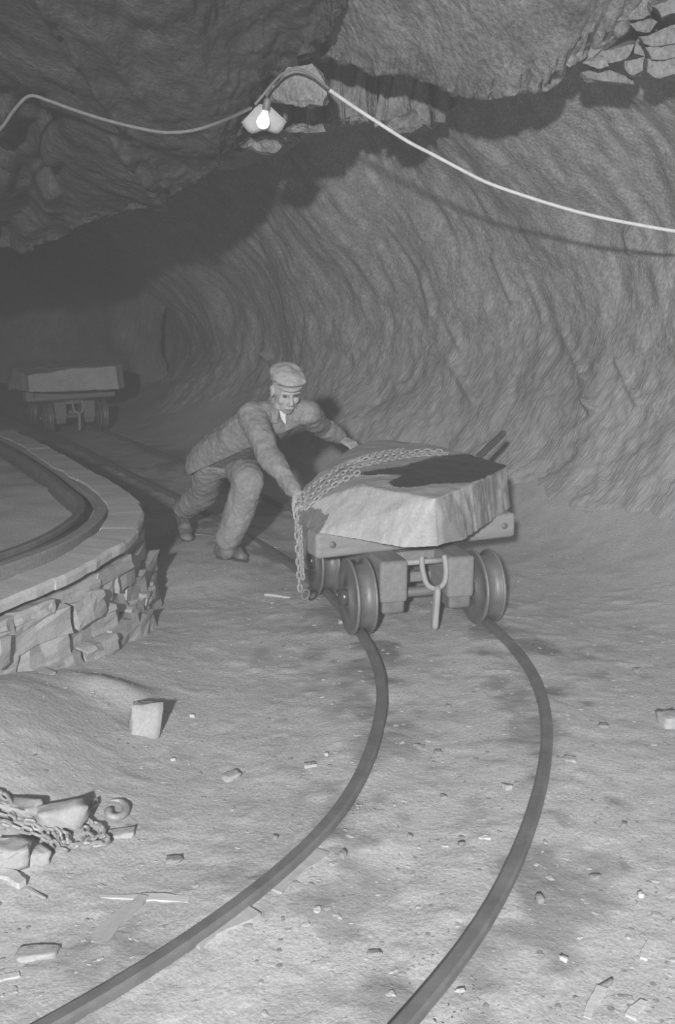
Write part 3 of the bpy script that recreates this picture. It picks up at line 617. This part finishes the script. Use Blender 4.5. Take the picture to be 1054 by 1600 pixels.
def hand(bm, wrist, fwd, palm_n, curl, spread=.021, thumb_side=1, thumb_curl=.5):
    """palm from the wrist along fwd; palm_n points out of the palm; fingers curl towards it"""
    f = Vector(fwd).normalized(); n = Vector(palm_n); n = (n - f*n.dot(f)).normalized(); s = f.cross(n).normalized(); w = Vector(wrist); tips = []
    cap(bm, w - f*.03, w + f*.02, .026, .027, flat=(1.1, .85), ref=n)
    for k in range(4):
        o = (k-1.5)*spread; cap(bm, w + f*.01 + s*o*.6, w + f*.085 + s*o, .016, .0135, 10)
        p = w + f*.088 + s*o; ln = [.040,.045,.041,.033][k]; dirv = f.copy(); rr = .0098
        for j in range(3):
            a = curl[j]; dirv = (Matrix.Rotation(a, 3, f.cross(n)) @ dirv); q = p + dirv*ln*[1,.72,.58][j]; cap(bm, p, q, rr, rr*.93, 9); p = q; rr *= .93
        tips.append((p, dirv))
    b0 = w + f*.025 + s*thumb_side*.030; d1 = (f*.62 + s*thumb_side*.62 + n*.35).normalized(); b1 = b0 + d1*.045; d2 = (d1 + n*thumb_curl + f*.35).normalized(); b2 = b1 + d2*.034; d3 = (d2 + n*thumb_curl - s*thumb_side*.2).normalized(); b3 = b2 + d3*.026
    cap(bm, w + s*thumb_side*.012, b0, .019, .016, 10); cap(bm, b0, b1, .0145, .0118, 10); cap(bm, b1, b2, .0115, .0105, 10); cap(bm, b2, b3, .0105, .009, 10)
def body_build(bm):
    def E(c, r): ell(bm, hp(*c), r, HEADM)
    E((0,-.012,.028), (.073,.093,.098)); E((0,.018,-.045), (.058,.068,.072)); E((0,.052,-.085), (.030,.030,.026)); E((0,.035,-.06), (.047,.052,.05))
    for s in (-1, 1):
        E((s*.036,.056,-.024), (.024,.022,.024)); E((s*.076,-.004,-.004), (.010,.021,.032)); E((s*.079,-.012,.012), (.009,.014,.018)); E((s*.042,.02,-.075), (.022,.035,.03))
        cap(bm, hp(s*.008,.084,.028), hp(s*.048,.070,.026), .011, .009, 8)
        E((s*.012,.094,-.032), (.0095,.010,.0085))
    cap(bm, hp(0,.082,.022), hp(0,.106,-.024), .0085, .0125, 10); cap(bm, hp(-.017,.083,-.060), hp(.017,.083,-.060), .0078, .0078, 8); cap(bm, hp(-.014,.080,-.073), hp(.014,.080,-.073), .0088, .0088, 8)
    cap(bm, hp(0,-.03,-.05), J['neck'] + Vector((0,0,-.02)), .056, .062)
    # trunk and limbs inside the clothes: one continuous figure
    for t in (0,.25,.5,.75,1): ell(bm, lerp(J['pelvis'], J['spine'], t), (.12,.075,.11), CH); ell(bm, lerp(J['spine'], J['neck']+Vector((0,0,-.07)), t*.8), (.115,.068,.09), CH)
    for a, b, r1, r2 in (('rs','re',.047,.040),('re','rw',.038,.028),('ls','le',.047,.040),('le','lw',.038,.028),('rh','rk',.075,.055),('rk','ra',.052,.038),('lh','lk',.075,.055),('lk','la',.052,.038),('rs','neck',.05,.05),('ls','neck',.05,.05),('pelvis','rh',.09,.08),('pelvis','lh',.09,.08)):
        cap(bm, J[a], J[b], r1, r2)
    hand(bm, J['rw'] + Vector((.012,-.018,-.012)), (.50,-.62,-.20), (.25,.05,-.95), (.35,.55,.45), thumb_side=-1)
    hand(bm, J['lw'] + Vector((.010,.0,-.010)), (.62,-.75,-.20), (.1,-.1,-.98), (.3,.5,.4), thumb_side=1)
def cloth(me, amp, seed, sc=(9,9,9), amp2=.003):
    V = verts_np(me); N = norms_np(me); set_verts(me, V + N*(amp*fbm(V*np.array(sc), 3, seed) - amp*.8*np.abs(fbm(V*np.array(sc)*1.3+9, 2, seed+3)) + amp2*fbm(V*38, 2, seed+5))[:, None]); return me
def jacket_build(bm):
    dn = Vector((0,0,-.05))
    stations = [(lerp(J['pelvis'], J['spine'], -.35)+Vector((.0,.0,-.03)), (.205,.165,.12)), (lerp(J['pelvis'], J['spine'], -.15)+Vector((.0,.0,-.01)), (.202,.160,.12)), (J['pelvis']+Vector((0,0,.005)), (.198,.153,.12)), (lerp(J['pelvis'], J['spine'], .5), (.190,.145,.12)), (J['spine'], (.188,.140,.12)), (lerp(J['spine'], J['neck'], .4), (.190,.135,.12)), (lerp(J['spine'], J['neck'], .72)+dn*.4, (.185,.125,.10)), (lerp(J['spine'], J['neck'], .93)+dn*.6, (.150,.100,.08))]
    for (c, q), (c2, q2) in zip(stations[:-1], stations[1:]):
        for t in (0, .25, .5, .75): ell(bm, lerp(c, c2, t), lerp(q, q2, t), CH, 20)
    ell(bm, stations[-1][0], stations[-1][1], CH, 20)
    for a, b, c in (('rs','re','rw'), ('ls','le','lw')):
        cap(bm, lerp(J['neck'], J[a], .35), J[a], .075, .078); cap(bm, J[a], J[b], .080, .064, 18); cap(bm, J[b], lerp(J[b], J[c], .95), .063, .047, 18)
    cap(bm, J['neck'] + Vector((0,0,-.03)), hp(0,-.055,-.075), .075, .066)
def trouser_build(bm):
    ell(bm, J['pelvis'] + Vector((0,0,-.02)), (.160,.120,.12), CH, 20)
    for h, k, a in (('rh','rk','ra'), ('lh','lk','la')):
        cap(bm, J[h], J[k], .098, .096, 18); cap(bm, J[k], lerp(J[k], J[a], .45), .097, .090, 18); cap(bm, lerp(J[k], J[a], .4), lerp(J[k], J[a], .84), .090, .082, 18)
M_SKIN = mat('skin', .36, .43, 20, .6, .15, 90, bdist=.002, spec=.35)
M_JACKET = mat('worn_jacket_cloth', .21, .29, 9, .95, .4, 120, bdist=.004, speck=.12, speck_scale=60, spec=.1)
M_TROUSER = mat('dusty_trouser_cloth', .24, .32, 8, .95, .4, 120, bdist=.004, speck=.12, speck_scale=60, spec=.1)
M_CAP = mat('tweed_cap_cloth', .33, .40, 25, .95, .4, 140, bdist=.003, speck=.1, spec=.1)
M_SHIRT = mat('pale_shirt_cloth', .68, .75, 10, .9, .2, 90)
M_VEST = mat('waistcoat_cloth', .11, .15, 14, .95, .3, 120, spec=.1)
M_BOOT = mat('dusty_boot_leather', .14, .24, 14, .7, .3, 60, bdist=.004)
M_DARK = mat('dark_eye', .05, .08, 10, .4, 0)
fl = Vector((J['la'].x, J['la'].y, .07))
man = empty('person', fl, 'man in flat cap and work jacket leaning forward, both hands pushing the block', 'person')
def wl(name, me, m, parent=man, smooth=True, root=None, **k):
    """mesh given in world coordinates, parented to something under the person"""
    o = link(name, me, m, parent, smooth, **k); r_ = fl if root is None else root
    o.matrix_parent_inverse = Matrix.Translation(-Vector(r_)) if parent is man else Matrix.Identity(4); return o
body = wl('body', remeshed('body', body_build, .0048, 3, .5), M_SKIN)
def cut(me, co, no, thick=.006):
    """trim a garment at a hem, leaving an open edge of cloth with its own thickness"""
    b = bmesh.new(); b.from_mesh(me); bmesh.ops.bisect_plane(b, geom=b.verts[:]+b.edges[:]+b.faces[:], plane_co=co, plane_no=no)
    def near_arm(p):
        for a_, b_ in (('rs','re'), ('re','rw'), ('ls','le'), ('le','lw')):
            A_, D_ = J[a_], J[b_] - J[a_]; t = max(0, min(1, (p - A_).dot(D_)/D_.length_squared))
            if (p - A_ - D_*t).length < .098: return True
        return False
    bmesh.ops.delete(b, geom=[v for v in b.verts if (v.co - Vector(co)).dot(Vector(no)) > 1e-4 and not near_arm(v.co)], context='VERTS')
    bmesh.ops.solidify(b, geom=b.faces[:], thickness=thick); b.to_mesh(me); b.free(); return me
SPN = (J['spine'] - J['pelvis']).normalized()
jk_me = cloth(remeshed('jacket', jacket_build, .008, 7, .5), .007, 31, (7,7,13))
cut(jk_me, P(360, 713, 5.62), Vector((.38,-.12,-.88)).normalized()); jacket = wl('jacket', jk_me, M_JACKET)
tr_me = cloth(remeshed('trousers', trouser_build, .008, 5, .5), .009, 41, (7,7,5)); trousers = wl('trousers', tr_me, M_TROUSER)
for s in (-1, 1): wl('eye', (lambda b: (ell(b, hp(s*.030,.0745,.008), (.012,.008,.006), HEADM, 12), bm_mesh('eye', b))[1])(bmesh.new()), M_DARK, body)
wl('mouth', tube_mesh('mouth', [hp(-.020,.088,-.0665), hp(0,.0925,-.0660), hp(.020,.088,-.0665)], .0022, 6), M_DARK, body)
# flat cap: soft crown pulled forward over a stiff peak
def cap_build(bm):
    ell(bm, hp(0,-.008,.098), (.093,.116,.044), HEADM, 24); ell(bm, hp(0,.028,.092), (.094,.098,.034), HEADM, 20); ell(bm, hp(0,-.03,.075), (.085,.084,.050), HEADM, 20)
cp_me = cloth(remeshed('cap', cap_build, .006, 5, .5), .006, 51, (14,14,14), .001); capo = wl('cap', cp_me, M_CAP)
V, F = [], []; n = 15
for k in range(2):
    for i in range(n):
        a = math.radians(35 + 110*i/(n-1)); ca, sa = math.cos(a), math.sin(a)
        for rr in (0, 1):
            V.append(hp(ca*(.086 + .002*rr), -.002 + sa*(.080 + .034*rr*sa),   .076 - .018*rr*sa - .012*ca*ca - .005*k))
for k in range(2):
    for i in range(n-1): q = (k*2*n + 2*i, k*2*n + 2*i+1, k*2*n + 2*i+3, k*2*n + 2*i+2); F.append(q if k == 0 else q[::-1])
for i in range(n-1): F.append((2*i+1, 2*n+2*i+1, 2*n+2*i+3, 2*i+3)); F.append((2*i, 2*i+2, 2*n+2*i+2, 2*n+2*i))
wl('peak', mesh_from('peak', V, F), M_CAP, capo)
# boots
def boot(ankle, toe, heel_drop, up):
    ankle, toe = Vector(ankle), Vector(toe)
    d = (toe - ankle); fw = Vector(d).normalized(); u = Vector(up).normalized(); u = (u - fw*u.dot(fw)).normalized() if heel_drop is None else u
    heel = ankle - u*.085 - Vector((fw.x, fw.y, fw.z))*.035 if heel_drop is None else ankle + Vector(heel_drop)
    def bld(bm):
        cap(bm, ankle + u*.06, ankle - u*.03, .050, .046); cap(bm, ankle - u*.03, heel + u*.035, .044, .040); cap(bm, heel + u*.03, lerp(heel, toe, .55) + u*.045, .040, .043, flat=(1.0,.95), ref=u); cap(bm, ankle - u*.02, lerp(heel, toe, .6) + u*.045, .044, .038); cap(bm, lerp(heel, toe, .5) + u*.035, toe + u*.022 - (toe-heel).normalized()*.04, .044, .036, flat=(1.08,.75), ref=u)
    me = cloth(remeshed('boot', bld, .006, 3, .5), .004, 61, (20,20,20), .001); b = wl('boot', me, M_BOOT)
    pts = [lerp(heel, toe, t) + u*.004 for t in np.linspace(-.10, .98, 9)]; wd = [.020,.036,.040,.036,.033,.040,.045,.040,.018]
    ax = (toe-heel).normalized(); sd = ax.cross(u).normalized(); V, F = [], []
    for p, w_ in zip(pts, wd):
        for s in (-1, 1):
            for h_ in (0, .016): V.append(p + sd*w_*s + u*(h_ - .012))
    for i in range(len(pts)-1):
        a = 4*i; F += [(a, a+1, a+5, a+4), (a+2, a+6, a+7, a+3), (a, a+4, a+6, a+2), (a+1, a+3, a+7, a+5)]
    F += [(0,2,3,1), (4*(len(pts)-1), 4*(len(pts)-1)+1, 4*(len(pts)-1)+3, 4*(len(pts)-1)+2)]
    wl('sole', mesh_from('sole', V, F), M_DARK, b, False)
gz = lambda x_, y_: float(floor_z(x_, y_)[0])
toe1 = G(389, 877, gz(-.5, 5.55)+.012); heel1 = G(343, 869, gz(-.68, 5.7)+.012)
boot(J['la'] + Vector((0,0,.0)), toe1, heel1 - J['la'], (0,0,1))
toe2 = G(291, 846, gz(-.93, 6.15) + .02)
boot(J['ra'], toe2, Vector((-.015,.02,-.065)), (.25,-.45,.6))
# clothing details laid on the cloth surface
def bvh(me):
    b = bmesh.new(); b.from_mesh(me); v = BVHTree.FromBMesh(b); b.free(); return v
def vest_build(bm):
    a, b = J['pelvis'] + SPN*.02, lerp(J['spine'], J['neck'], .86) + Vector((0,0,-.03))
    for t in np.linspace(0, 1, 12): ell(bm, lerp(a, b, t), (.165 - .03*max(0, t-.7)*3, .118 - .02*max(0, t-.7)*3, .11), CH, 20)
wl('waistcoat', cloth(remeshed('waistcoat', vest_build, .008, 4, .5), .006, 35, (9,9,13)), M_VEST)
BJ = bvh(jk_me)
def strip(name, px_pts, width, m, parent, bv, off=.006, thick=.006):
    """a flat band following the surface along image points"""
    pts = [hit(x_, y_, bv, off) for x_, y_ in px_pts]; pts = [p for p in pts if p is not None]
    if len(pts) < 2: return None
    p = catmull([tuple(q) for q in pts], 16); view = (Vector((0,0,CAMZ)) - Vector(p[8])).normalized(); V, F = [], []
    for i in range(len(p)):
        a = Vector(p[i]); t = (Vector(p[min(i+1, 15)]) - Vector(p[max(i-1, 0)])).normalized(); s = t.cross(view).normalized(); w_ = width*(1 if not callable(width) else 1) if not callable(width) else width(i/15)
        for q in (a - s*w_, a + s*w_, a + s*w_ + view*thick, a - s*w_ + view*thick): V.append(q)
    for i in range(len(p)-1):
        for k in range(4): F.append((4*i+k, 4*i+(k+1) % 4, 4*i+4+(k+1) % 4, 4*i+4+k))
    F += [(0,1,2,3)[::-1], (60,61,62,63)]
    return wl(name, mesh_from(name, V, F), m, parent, False)
strip('lapel', [(428,642),(429,660),(434,682),(441,702),(448,716)], lambda t: .024*(1-.5*t), M_JACKET, jacket, BJ, .004, .016)
strip('lapel', [(466,640),(463,658),(459,678),(454,698),(449,714)], lambda t: .028*(1-.6*t), M_JACKET, jacket, BJ, .004, .016)
strip('shirt', [(438,640),(440,650),(442,662)], lambda t: .022*(1-.9*t), M_SHIRT, jacket, BJ, .020, .006)

# ---- loose things on the floor
M_PALEW = mat('split_pale_wood', .46, .58, 8, .9, .3, 50, stretch=(1, 6, 6), bdist=.004)
M_GREYW = mat('grey_wood', .36, .44, 8, .9, .3, 50, stretch=(1, 6, 6), bdist=.004)
M_DSTONE = mat('dark_chip', .20, .30, 12, .85, .3, 60)
def fang(a, b):
    p, q = on_floor(*a), on_floor(*b); d = q - p; return (p+q)/2, math.atan2(d.y, d.x), d.length
def floor_stone(name, px, py, size, rz, label, m, cat='stone', tilt=(0,0), seed=1, sink=.25, sub=2, group='loose stones on the floor'):
    p = on_floor(px, py); o = link(name, rock_mesh(name, size, seed, sub, .12, 9, .55), m, smooth=True, loc=(p.x, p.y, p.z + size[2]*(.5 - sink)), rot=(tilt[0], tilt[1], rz)); return tag(o, label, cat, group)
floor_stone('stone', 229, 1143, (.13,.10,.17), .25, 'squared stone block half sunk in the dust slope below the stone wall', M_STONE, tilt=(-.35,.05), seed=301, sink=.28)
floor_stone('stone', 96, 1290, (.16,.10,.07), .35, 'rounded stone lying on the heap of chain', M_STONE, seed=302, sink=.0)
floor_stone('stone', 14, 1345, (.14,.10,.07), .1, 'pale blocky stone at the left edge in front of the heaped chain', M_STONE, seed=303, sink=.2)
floor_stone('stone', 60, 1345, (.07,.05,.05), .6, 'small stone wedged between the pale blocky stone and the chain', M_STONE, seed=304)
floor_stone('stone', 28, 1262, (.16,.10,.05), -.3, 'flat stone behind the chain at the left edge', M_STONE, seed=305, sink=.4)
floor_stone('stone', 190, 1305, (.085,.05,.02), .3, 'thin flat stone just below the iron hook', M_STONE, seed=306)
floor_stone('stone', 62, 1492, (.115,.06,.016), .1, 'pale flat stone flake near the lower left corner', M_STONE, seed=307)
floor_stone('stone', 1046, 1132, (.10,.09,.06), .3, 'pale stone at the right edge of the floor', M_STONE, seed=308)
floor_stone('stone', 360, 1214, (.075,.05,.02), .8, 'flat pale flake on open floor left of the track bend', M_STONE, seed=309)
floor_stone('stone', 484, 1197, (.05,.035,.015), .2, 'small pale flake beside the left rail at its bend', M_STONE, seed=310)
floor_stone('stone', 792, 1232, (.03,.035,.02), .4, 'small pale stone standing just inside the right rail', M_STONE, seed=311)
floor_stone('stone', 655, 1168, (.035,.02,.016), -.6, 'dark sliver of stone between the rails, below the cart', M_DSTONE, seed=312)
floor_stone('stone', 684, 1178, (.03,.025,.02), .5, 'dark stump of stone between the rails beside a sliver', M_DSTONE, seed=313)
floor_stone('stone', 693, 1247, (.022,.02,.016), .1, 'tiny dark pebble in the middle of the track', M_DSTONE, seed=314)
floor_stone('stone', 536, 1338, (.024,.02,.02), .9, 'small dark pebble just inside the left rail', M_DSTONE, seed=315)
floor_stone('stone', 757, 1310, (.04,.022,.010), .1, 'white flake lying between the rails', M_PALEW, seed=316)
floor_stone('stone', 930, 1372, (.04,.02,.016), .4, 'dark chip on the floor right of the right rail', M_DSTONE, seed=317)
floor_stone('stone', 843, 1408, (.028,.022,.02), 1.9, 'dark chip close outside the right rail', M_DSTONE, seed=318)
floor_stone('stone', 945, 1541, (.055,.014,.014), .6, 'dark sliver near the lower right corner', M_DSTONE, seed=319)
floor_stone('stone', 584, 1491, (.04,.022,.012), .1, 'dark flat chip near the bottom between the rails', M_DSTONE, seed=320)
floor_stone('stone', 995, 1047, (.05,.035,.014), .5, 'dark flat chip on the right-hand floor level with the wheels', M_DSTONE, seed=321)
floor_stone('stone', 890, 1188, (.055,.035,.014), -.4, 'pale flake just right of the right rail at its bend', M_STONE, seed=322)
floor_stone('stone', 942, 1135, (.045,.035,.014), -.2, 'dark flake on the floor right of the track bend', M_DSTONE, seed=323)
floor_stone('stone', 535, 973, (.05,.035,.02), .2, 'pale chip against the left rail behind the front wheel', M_STONE, seed=324)
floor_stone('stone', 270, 1345, (.06,.035,.014), .1, 'brown-grey flake on the floor left of the near rail', M_DSTONE, seed=325)
for i, (px_, py_, lab) in enumerate([(575,985,'pale pebble beside the front left wheel'),(585,1040,'white pebble inside the left rail below the cart'),(510,1180,'small pebble left of the rail bend'),(700,1105,'dark pebble in the upper middle of the track'),(640,1308,'dark pebble left of the white flake between the rails'),(720,1320,'grey pebble next to the white flake between the rails'),(975,1290,'grey pebble on the far right floor'),(1000,1400,'white pebble near the right edge low down'),(880,1500,'pale pebble outside the right rail low down'),(300,1120,'pale pebble right of the sunken square stone'),(270,1188,'white pebble below the sunken square stone'),(430,1310,'grey pebble left of the left rail halfway down')]):
    floor_stone('pebble', px_, py_, (.022,.018,.014), i*.7, lab, M_DSTONE if 'dark' in lab or 'grey' in lab else M_PALEW, 'pebble', seed=340+i, sub=1, group='pebbles on the floor')
def board(name, a, b, w, t, label, m, prof=None, cat='wood piece', lift=.0):
    """a split board between two floor pixels, width profile along its length"""
    p, rz, L = fang(a, b); n = 14; V, F = [], []; rr = random.Random(int(a[0])*7+3)
    for i in range(n):
        u = i/(n-1); ww = w*(prof(u) if prof else 1)*(1 + .12*(rr.random()-.5)); x_ = (u-.5)*L; c = .15*w*math.sin(u*5)
        for yy, zz in ((-ww/2, 0), (ww/2, 0), (ww/2, t*(.94+.1*rr.random())), (-ww/2, t*(.94+.1*rr.random()))): V.append((x_, yy + c, zz))
    for i in range(n-1):
        for k in range(4): F.append((4*i+k, 4*i+(k+1) % 4, 4*i+4+(k+1) % 4, 4*i+4+k))
    F += [(3,2,1,0), tuple(4*(n-1)+k for k in range(4))]
    o = link(name, mesh_from(name, V, F), m, loc=(p.x, p.y, p.z + lift - .002), rot=(0, 0, rz)); return tag(o, label, cat, 'wood scraps on the floor')
board('wood_piece', (218,1405), (296,1404), .030, .007, 'pale split board lying left of the near rail', M_PALEW)
board('wood_piece', (126,1401), (216,1402), .018, .004, 'thin pale strip in line with the pale split board', M_PALEW, lambda u: .5+.6*u)
board('paddle', (152,1475), (221,1403), .05, .010, 'grey paddle-shaped stick lying aslant below the pale board', M_GREYW, lambda u: 1.25 - .75*u if u > .15 else .75+3*u, 'stick')
board('wood_piece', (6,1366), (38,1388), .035, .018, 'pale wedge of wood by the pale blocky stone at the left edge', M_PALEW, lambda u: 1.1-.4*u)
board('wood_piece', (28,1378), (72,1408), .012, .006, 'thin splinter beside the pale wedge of wood', M_GREYW, lambda u: 1.1-.8*u)
board('wood_piece', (-6,1533), (30,1522), .018, .006, 'pale rounded splinter at the left edge near the bottom', M_PALEW)
board('wood_piece', (917,1592), (938,1545), .022, .008, 'pale chip standing out at the bottom right', M_PALEW, lambda u: .8+.4*u)
board('wood_piece', (985,1592), (1003,1565), .024, .008, 'pale chip in the lower right corner', M_PALEW, lambda u: 1.1-.4*u)
board('wood_piece', (1005,1500), (1016,1470), .018, .008, 'narrow pale chip near the right edge low down', M_PALEW)
board('wood_piece', (300,1475), (392,1420), .06, .012, 'pale board sunk along the inside of the left rail', M_GREYW, None, 'board', -.004)
board('wood_piece', (428,1392), (500,1330), .05, .012, 'second pale board sunk along the left rail nearer its bend', M_GREYW, None, 'board', -.004)
board('wood_piece', (415,930), (455,933), .03, .012, 'pale chip of wood on the ground behind the hanging chain', M_PALEW)
board('wood_piece', (300,836), (340,836), .03, .008, 'dark piece of wood lying behind the man between his feet', M_WOOD)
# iron hook
hk = [on_floor(173,1256), on_floor(188,1257), on_floor(197,1266), on_floor(194,1277), on_floor(182,1283), on_floor(171,1280), on_floor(170,1272)]
hk = catmull([(p.x, p.y, p.z + .012) for p in hk], 26); rad = [.003 + .0095*min(1, 3*i/25)*(1 if i < 22 else 1.1) for i in range(26)]
tag(link('iron_hook', tube_mesh('iron_hook', hk, rad, 8), M_CHAIN, smooth=True), 'iron hook lying at the end of the heaped chain', 'hook')
# heaped chain
LINK2 = chain_link_mesh('heap_link', .040, .027, .0052, 12, 5)
hp_ = empty('heaped_chain', on_floor(90, 1300), 'rusty chain heaped on the floor around a stone at the left edge', 'chain')
def floor_chain(pts, jit=.012, lift=.012, twist=0.):
    q = []
    for (a_, b_) in pts: g = on_floor(a_, b_); q.append((g.x + random.uniform(-jit, jit), g.y + random.uniform(-jit, jit), g.z + lift + random.random()*.012))
    p = resample(catmull(q, len(q)*8), .027)
    for i in range(len(p)-1):
        a_, b_ = Vector(p[i]), Vector(p[i+1]); d = (b_-a_).normalized(); Q = d.to_track_quat('Z', 'Y')
        o = link('link', LINK2, M_CHAIN, hp_); o.matrix_local = Matrix.Translation((a_+b_)/2 - hp_.location) @ Q.to_matrix().to_4x4() @ Matrix.Rotation(math.pi/2*(i % 2) + twist + .6 + random.uniform(-.5,.5), 4, 'Z')
for k, pts in enumerate([[(-15,1262),(15,1272),(35,1290),(60,1300),(85,1308),(100,1322),(112,1330)],[(-15,1275),(10,1285),(30,1297),(50,1300),(75,1315),(92,1328),(108,1337)],[(-15,1250),(8,1255),(25,1275),(48,1287),(70,1302),(95,1310),(108,1318),(110,1330)],
    [(150,1262),(138,1268),(136,1280),(140,1292),(152,1298),(160,1305),(158,1318),(146,1322),(135,1315),(124,1325),(115,1332)],[(110,1332),(130,1330),(150,1331),(165,1330),(168,1320),(160,1312)],[(128,1300),(132,1312),(140,1322),(128,1326)],[(-15,1290),(12,1294),(36,1303),(60,1310),(80,1322)],[(5,1262),(30,1284),(56,1293),(82,1300)]]): floor_chain(pts, twist=k*.4)
# grit and flakes: too many and too small to count
def grit_field(name, n, box, smin, smax, m, seed, label, dens=None):
    r_ = np.random.default_rng(seed); xs = r_.uniform(box[0], box[1], n*2); ys = box[2] + (box[3]-box[2])*r_.random(n*2)**1.6
    keep = (poly_dist(xs, ys, MAINL[::12]) > .05) & (poly_dist(xs, ys, MAINR[::12]) > .05) & (vnoise(np.c_[xs*2.2, ys*2.2, 0*xs], seed) + .7*r_.random(n*2) > .05)
    xs, ys = xs[keep][:n], ys[keep][:n]; zs = floor_z(xs, ys); n = len(xs); base = np.array([(-1,-.6,0),(.2,-1,0),(1,-.2,0),(.5,.9,0),(-.7,.7,0),(-.6,-.3,1),(.5,-.4,1.1),(.35,.5,.9),(-.45,.4,1.05)])
    fc = [(5,6,7,8),(0,1,6,5),(1,2,6),(2,7,6),(2,3,7),(3,4,8,7),(4,0,5,8)]
    s_ = smin + (smax-smin)*r_.random(n)**3.5; a_ = r_.random(n)*6.28; el = .35 + .65*r_.random(n); V = base[None]*(1 + .35*(r_.random((n,9,1))-.5)); X = V[:,:,0]*s_[:,None]; Y_ = V[:,:,1]*(s_*el)[:,None]; Z_ = V[:,:,2]*(s_*(.08+.24*r_.random(n)))[:,None]
    c_, q_ = np.cos(a_)[:,None], np.sin(a_)[:,None]; V = np.stack([xs[:,None] + X*c_ - Y_*q_, ys[:,None] + X*q_ + Y_*c_, zs[:,None] + Z_], 2).reshape(-1, 3)
    me = bpy.data.meshes.new(name); F = [tuple(9*i+k for k in f) for i in range(n) for f in fc]; me.from_pydata(V.tolist(), [], F); me.update()
    return link(name, me, m, kind='stuff', label=label, category='grit')
grit_field('grit', 5200, (-1.7,2.3,1.75,6.5), .003, .016, M_STONE, 71, 'pale stone grit and flakes strewn over the floor')
grit_field('grit', 4200, (-1.5,2.3,1.75,6.0), .003, .012, M_DSTONE, 72, 'dark stone grit strewn over the floor along the track')
grit_field('grit', 170, (-1.5,2.3,1.75,5.0), .003, .012, M_PALEW, 73, 'small white splinters strewn over the floor')
